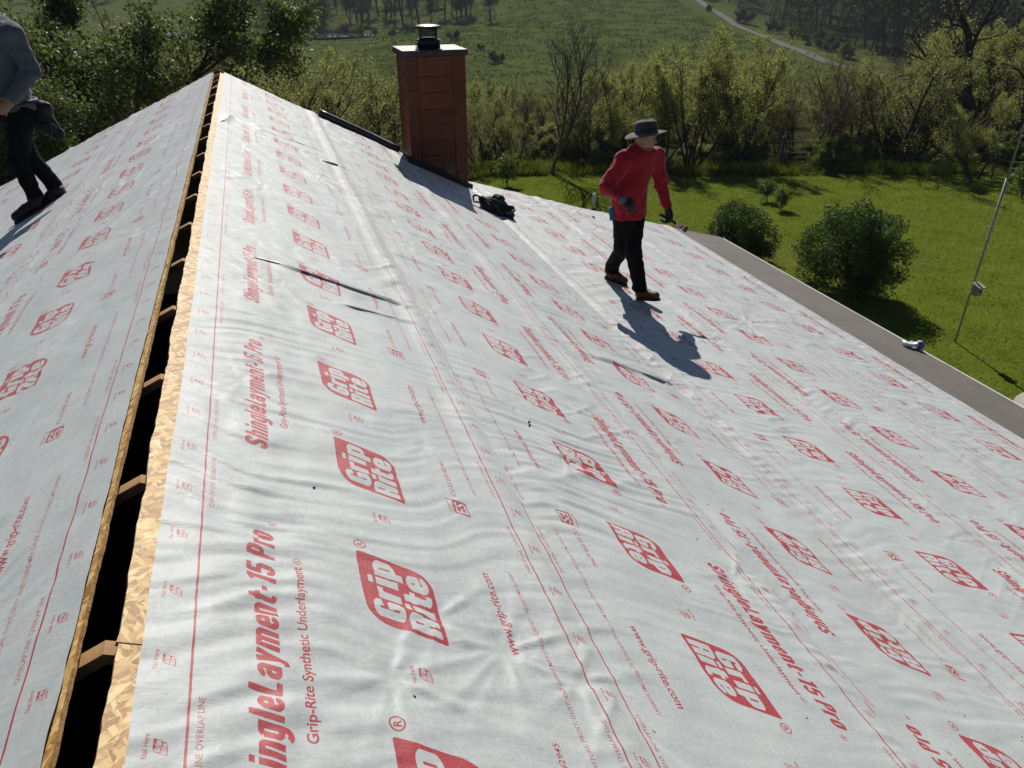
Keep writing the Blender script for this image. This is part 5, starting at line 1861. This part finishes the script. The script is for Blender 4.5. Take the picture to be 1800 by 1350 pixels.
v.cap(neck - U * .10, pel + U * .10, .130, .125, .03, flat=(d, 1.4))
v.cap(pel + U * .08, pel - U * .02, .125, .13, .03, flat=(d, 1.3))
v.cap(shR, shL, .055, .055, .05)
for s_, e_, w_ in ((shR, elR, wrR), (shL, elL, wrL)):
    v.cap(s_, e_, .055, .042, .03); v.cap(e_, w_, .042, .028, .02)
    hand(v, w_ + unit(w_ - e_) * .012, (w_ - e_) + np.array([-.05, -.05, 0]), (-.5, .3, -.4), .55, 1.0, 1, 1.0)
for h_, k_, a_ in ((hipR, knR, anR), (hipL, knL, anL)):
    v.cap(h_, k_, .080, .052, .03); v.cap(k_, a_, .050, .036, .02); v.cap(a_, a_ - U * .07, .034, .036, .01)
v.build('body', M_SKIN, grey, LO2, vfr2)
v = Vol(hc - .2, hc + .2, .008)
v.ell(hc - hf * .012 + hu * .022, (.098, .084, .104), .01, np.array([hf, hs, hu])); v.cap(hc + hf * .10 - hu * .06, hc + hf * .10 + hu * .03, .085, .06, .02, 'cut'); v.cut(hc - hu * .045, -hu)
v.build('hair', M_HAIR, grey, LO2, vfr2)
v = Vol((-4.32, 5.85, .02), (-3.48, 6.50, 1.0), .010)
v.cap(neck - U * .12, pel + U * .22, .150, .150, .03, flat=(d, 1.3))
v.cap(pel + U * .24, pel - U * .01, .148, .158, .05, flat=(d, 1.18))
v.cap(shR, shL, .070, .070, .07)
v.cap(neck - U * .06, neck - U * .01, .090, .068, .05)
for s_, e_, w_ in ((shR, elR, wrR), (shL, elL, wrL)):
    v.cap(s_, e_, .078, .064, .03); v.cap(e_, w_, .062, .044, .025)
v.cap(neck - U * .02, neck + U * .2, .066, .085, .01, 'cut')
v.cut(pel - U * .03, -U, .01)
v.rough(.011, 11, 5, (1, 1, 1.6)); v.rough(.006, 26, 6)
v.build('shirt', M_GREYSHIRT, grey, LO2, vfr2)
v = Vol((-4.15, 5.88, -.56), (-3.62, 6.42, .36), .010)
v.cap(pel + U * .08, pel - U * .05, .140, .145, .03, flat=(d, 1.2))
for h_, k_, a_ in ((hipR, knR, anR), (hipL, knL, anL)):
    v.cap(h_, k_, .100, .070, .035); v.cap(k_, a_ + U * .02, .070, .058, .03); v.cap(a_ + U * .02, a_ - U * .01, .060, .064, .01)
v.rough(.008, 10, 8, (1, 1, 1.3)); v.rough(.005, 26, 9, (.7, .7, 1.6))
v.build('trousers', M_BLACKJ, grey, LO2, vfr2)
_AB = vfr
vfr = vfr2
boot((-3.805, 6.045, -.548), (-3.995, 5.895, -.645), anL + np.array([0.01, 0, .0]), (-.35, -.1, 1), M_BOOTB, grey, LO2, False)
boot((-3.690, 6.235, -.480), (-3.890, 6.130, -.610), anR + np.array([0, 0, -.01]), (-.55, -.2, 1), M_BOOTB, grey, LO2, False)
vfr = _AB
# tool belt pouch hanging from his hip
PL_ = vfr2(np.array([[-3.70, 6.26, .12]]))[0]
pouch = thing('tool_pouch', 'black tool belt pouch hanging behind the hip of the person in grey', 'tool pouch', PL_)
v = Vol((-3.86, 6.0, -.12), (-3.52, 6.48, .36), .008)
v.cap((-3.765, 6.24, .18), (-3.715, 6.25, .06), .070, .080, .03, flat=((0, 1, 0), 1.5)); v.cap((-3.715, 6.25, .06), (-3.66, 6.25, .005), .080, .060, .03, flat=((0, 1, 0), 1.5))
v.cap((-3.73, 6.25, .20), (-3.69, 6.25, .19), .055, .05, .03)
v.rough(.014, 13, 3); v.rough(.006, 30, 4)
v.build('bag', M_BLACKBAG, pouch, PL_, vfr2)
m = MB()
m.tube([(-3.80, 6.20, .28), (-3.735, 6.21, .215), (-3.68, 6.20, .13), (-3.66, 6.19, .03), (-3.69, 6.17, -.03)], .009, 6)
m.tube([(-3.75, 6.19, .10), (-3.70, 6.165, .075), (-3.65, 6.19, .09), (-3.625, 6.22, .05)], .007, 6)
th = np.linspace(0, 2 * np.pi, 29)
q = np.stack([pel[0] + .150 * np.cos(th), pel[1] + .150 * np.sin(th), pel[2] + .035 + 0 * th], 1)
m.tube(q, .018, 6, caps=False)
m.V = [vfr2(np.concatenate(m.V))]
link('strap', m.mesh('strap', M_BLACKBAG, True, PL_), pouch)

# ------------------------------------------------------------------ things lying on the roof
def on_roof(v, Y, h=.01):
    return roof_right(v, Y, h)


# black tool bag below the chimney
bc = on_roof(3.40, 8.78, .0)
bag = thing('tool_bag', 'black soft tool bag with loose straps lying on the roof near the chimney', 'bag', bc)
nrm = np.array([.447, 0, .894])
def bfr(V):
    return bc + V[:, :1] * RIGHT + V[:, 1:2] * HEAD + V[:, 2:3] * np.array([0, 0, 1.0]) + np.array([0, 0, 1]) * (V[:, :1] * -.42)
v = Vol((-.3, -.2, -.04), (.34, .25, .34), .009)
v.cap((-.10, 0, .07), (.10, .02, .06), .085, .08, .04); v.cap((-.02, .05, .13), (.09, .04, .13), .075, .07, .04); v.cap((.01, .02, .21), (.06, .02, .225), .048, .045, .02)
v.cap((.10, -.02, .07), (.19, -.02, .10), .048, .042, .02); v.cap((.13, .03, .12), (.22, .01, .17), .034, .030, .015); v.cap((-.12, -.03, .08), (-.16, 0, .10), .06, .05, .03)
v.cap((.12, -.06, .03), (.20, -.06, .04), .04, .03, .02); v.ell((0, 0, .03), (.18, .12, .04), .03)
v.rough(.018, 12, 3); v.rough(.010, 24, 4); v.rough(.004, 50, 6)
v.cut((0, 0, .0), (0, 0, -1), .004)
bb = v.build('bag_body', M_BLACKBAG, bag, bc, bfr)
for pts in ([(-.14, -.06, .10), (-.22, -.07, .09), (-.27, -.06, .07), (-.275, -.04, .13), (-.24, -.03, .16), (-.17, -.02, .15)], [(-.12, -.09, .14), (-.05, -.12, .18), (.03, -.11, .13), (.08, -.12, .07)], [(-.08, -.08, .18), (.0, -.10, .22), (.07, -.09, .20)],
            [(.10, -.09, .11), (.17, -.10, .10), (.20, -.09, .15), (.24, -.05, .18)]):
    m = MB()
    P = np.array(pts); t = np.linspace(0, 1, 14); P = np.stack([np.interp(t, np.linspace(0, 1, len(P)), P[:, j]) for j in range(3)], 1)
    V, F = tubes(P[None], np.full((1, 14), .012), 6)
    m.add(V, F); m.V = [bfr(np.concatenate(m.V))]
    link('strap', m.mesh('strap', M_BLACKBAG, True, bc), bag)

# crumpled plastic bag by the gutter
M_PLASTIC = NT('thin_white_plastic'); M_PLASTIC.bsdf((.75, .76, .78), .25, .5)
M_BLUEP = NT('blue_print_plastic'); M_BLUEP.bsdf((.06, .10, .30), .3, .5)
pc = roof_right(7.70, 5.95, .0)
pb = thing('plastic_bag', 'crumpled white and blue plastic bag on the edge of the grey eave', 'plastic bag', pc)
v = Vol((-.22, -.16, -.05), (.24, .16, .22), .008)
v.ell((-.08, 0, .04), (.06, .055, .042), .02); v.ell((.045, 0, .05), (.07, .065, .055), .02); v.ell((.0, .02, .05), (.06, .05, .04), .02)
v.rough(.030, 14, 3); v.rough(.014, 30, 4)
v.cut((0, 0, -.015), (0, 0, -1), .004)
v.build('bag_film', [M_PLASTIC.m, M_BLUEP.m], pb, pc, lambda V: pc + V[:, :1] * RIGHT + V[:, 1:2] * HEAD + V[:, 2:3] * np.array([0, 0, 1.0]) + np.array([0, 0, 1]) * (V[:, :1] * -.16), lambda c: ((np.abs(c[:, 0] - .06) < .055) & (c[:, 2] > .03) & (c[:, 2] < .105)).astype(int))

# scraps
M_SCRAP = mat_plain('torn_black_felt', (.02, .02, .02), .8, .3, 20, .4)
for v_, y_, s_, lb in ((1.61, 2.84, .012, 'small torn dark scrap lying on the sheet above the upright web address'), (5.70, 10.05, .10, 'dark folded scrap at the far edge of the roof behind the person in red'), (5.20, 9.75, .045, 'small dark chip on the far roof edge between tool bag and person in red'), (7.35, 3.35, .035, 'thin dark sliver lying on the grey eave membrane')):
    c = roof_right(v_, y_, .016)
    a0 = rng.uniform(0, 6)
    k = 9
    th = np.linspace(0, 2 * np.pi, k + 1)[:-1]
    r = s_ * (.5 + .7 * rng.random(k))
    loc = np.stack([r * np.cos(th) * 1.3, r * np.sin(th) * .55], 1)
    rot = np.array([[math.cos(a0), -math.sin(a0)], [math.sin(a0), math.cos(a0)]]); loc = loc @ rot.T
    top = roof_right(v_ + loc[:, 0], y_ + loc[:, 1], .020 + .25 * s_ * rng.random(k)); bot = top - np.array([0, 0, .004])
    V = np.concatenate([top, bot, [c + np.array([0, 0, .012]), c + np.array([0, 0, .008])]])
    F = [[i, (i + 1) % k, 2 * k] for i in range(k)] + [[k + (i + 1) % k, k + i, 2 * k + 1] for i in range(k)]
    Q = [[i, k + i, k + (i + 1) % k, (i + 1) % k] for i in range(k)]
    o = link('felt_scrap', make_mesh('felt_scrap', V - c, [F, Q], [M_SCRAP]), None, c)
    tag(o, lb, 'scrap')

# ------------------------------------------------------------------ things on the lawn
M_POLE = mat_plain('galvanised_pole', (.34, .35, .35), .45, .15, 4, .1, .4, .5)
pa_ = np.array([12.78, 10.02])
pz = float(terrain(*ab_of((pa_[0], pa_[1], 0))))
PB = np.array([pa_[0], pa_[1], pz])
pole = thing('antenna_pole', 'tall thin grey metal pole standing on the lawn with a box on it', 'pole', PB)
m = MB(); m.tube([PB + [0, 0, -.2], PB + [0, 0, 1.35], PB + [0, 0, 1.36], PB + [0, 0, 3.2]], [.017, .017, .022, .022], 10)
m.build('lower_pole', M_DARKMETAL if False else M_POLE, pole, True, PB)
m = MB(); m.tube([PB + [0, 0, 3.15], PB + [0, 0, 7.2]], [.019, .016], 10); m.tube([PB + [0, 0, 2.05], PB + [0, 0, 2.10]], .026, 10)
m.build('upper_pole', M_POLE, pole, True, PB)
bz = PB + np.array([-.02, -.06, 1.15])
M_GREYWOOD = mat_plain('weathered_grey_wood', (.30, .28, .25), .85, .25, 9, .5)
bh = thing('birdhouse', 'weathered grey wooden birdhouse box fixed to the pole on the lawn', 'birdhouse', bz)
m = MB().bevbox((-.062, -.14, -.10), (.062, -.012, .075), .004, fr=lambda V: V + bz)
m.build('box', M_GREYWOOD, bh, False, bz)
def roof_fr(V):
    W = V.copy(); W[:, 2] += (V[:, 1] + .10) * .25
    return W + bz
m = MB().bevbox((-.082, -.19, .080), (.082, .02, .098), .004, fr=roof_fr)
m.build('lid', M_GREYWOOD, bh, False, bz)
m = MB(); m.tube([bz + [0, -.139, -.01], bz + [0, -.144, -.01]], .024, 12)
m.build('hole_shade_disc', M_SCRAP, bh, False, bz)  # black disc on the solid box, painted for the shade inside an entrance
m = MB(); m.tube([bz + [0, -.03, -.09], bz + [0, .06, -.09]], .010, 6)
m.build('bracket', M_POLE, bh, False, bz)

vp = np.array([10.30, 22.2]); vz = float(terrain(*ab_of((*vp, 0)))); VP = np.array([*vp, vz])
vent = thing('vent_pipe', 'short white capped pipe standing in the lawn left of the person in red', 'pipe', VP)
m = MB(); m.tube([VP + [0, 0, .12], VP + [0, 0, .55]], .060, 12); m.build('pipe', mat_plain('white_pvc', (.62, .66, .66), .4, .08, 5, .05), vent, True, VP)
m = MB(); m.lathe([(.066, .53), (.066, .60), (.050, .63), (0, .64)], 12, VP); m.build('cap', M_WHITE, vent, True, VP)
m = MB(); m.tube([VP + [0, 0, -.1], VP + [0, 0, .14]], .075, 12); m.build('base_collar', M_SCRAP, vent, True, VP)

# metal farm gate and fence at the lawn's far edge
ga0, gb0 = at(1378, 32.3), 32.3
ga1 = at(1500, 32.6)
GP = AB(ga0, gb0, float(terrain(ga0, gb0)))
gate = thing('farm_gate', 'rusty tubular metal farm gate half hidden by a bright green bush', 'gate', GP)
M_RUST = mat_plain('rusty_tube', (.10, .075, .06), .7, .3, 9, .3)
e0 = GP; e1 = AB(ga1, 32.6, float(terrain(ga1, 32.6)))
for k, zz in enumerate((.25, .45, .65, .87, 1.10)):
    m = MB(); m.tube([e0 + [0, 0, zz], e1 + [0, 0, zz]], .020, 6); m.build('rail', M_RUST, gate, True, GP)
for t_ in (0, .5, 1):
    p = e0 * (1 - t_) + e1 * t_
    m = MB(); m.tube([p + [0, 0, .23], p + [0, 0, 1.12]], .022, 6); m.build('upright', M_RUST, gate, True, GP)
M_POST = mat_plain('old_fence_post', (.085, .07, .055), .9, .3, 8, .5)
posts = [(1372, 32.3, 1.35, 0, .07, 'thick wooden gate post at the left end of the metal farm gate'), (1506, 32.6, 1.45, .0, .085, 'thick dark wooden gate post at the right end of the metal farm gate'),
         (1528, 32.4, 1.0, .02, .04, 'thin fence post just right of the metal farm gate'), (1690, 30.6, 1.15, .30, .03, 'thin leaning metal fence post on the right lawn edge'), (1745, 29.6, 1.0, -.1, .03, 'thin fence post near the leaning yellow green tree'), (1795, 28.6, 1.0, .05, .03, 'thin fence post at the far right end of the lawn')]
tops = []
for px, b_, hgt, ln, r_, lb in posts:
    a_ = at(px, b_); P = AB(a_, b_, float(terrain(a_, b_)))
    m = MB(); top = P + np.array([RIGHT[0] * ln * hgt, RIGHT[1] * ln * hgt, hgt]); m.tube([P - [0, 0, .2], P * .5 + top * .5, top], [r_, r_ * .95, r_ * .85], 7)
    o = m.build('fence_post', M_POST, None, True, P)
    tag(o, lb, 'post')
    tops.append((P, top))
P0 = tops[1]
wire = MB()
for (pa0, ta0), (pb0, tb0) in zip(tops[1:-1], tops[2:]):
    for f_ in (.35, .6, .85):
        a_ = pa0 * (1 - f_) + ta0 * f_; b_ = pb0 * (1 - f_) + tb0 * f_
        t_ = np.linspace(0, 1, 9)[:, None]
        wire.tube(a_ * (1 - t_) + b_ * t_ - np.array([0, 0, .10]) * (4 * t_ * (1 - t_)), .004, 4)
wo_ = wire.build('fence_wire', M_POLE, None, False, tops[1][0])
tag(wo_, 'sagging strands of fence wire strung between the posts right of the gate', 'fence wire')

# ------------------------------------------------------------------ thin spring haze over the valley
hz = bpy.data.materials.new('haze_air'); hz.use_nodes = True
hz.node_tree.nodes.clear()
ho = hz.node_tree.nodes.new('ShaderNodeOutputMaterial'); hv = hz.node_tree.nodes.new('ShaderNodeVolumePrincipled')
hv.inputs['Color'].default_value = (.80, .88, 1.0, 1)
hv.inputs['Density'].default_value = .00022
hv.inputs['Anisotropy'].default_value = .0
hz.node_tree.links.new(hv.outputs[0], ho.inputs['Volume'])
m = MB().box((-1200, -1000, -18), (1400, 1900, 42))
hzo = link('haze', m.mesh('haze', hz))
tag(hzo, kind='stuff')
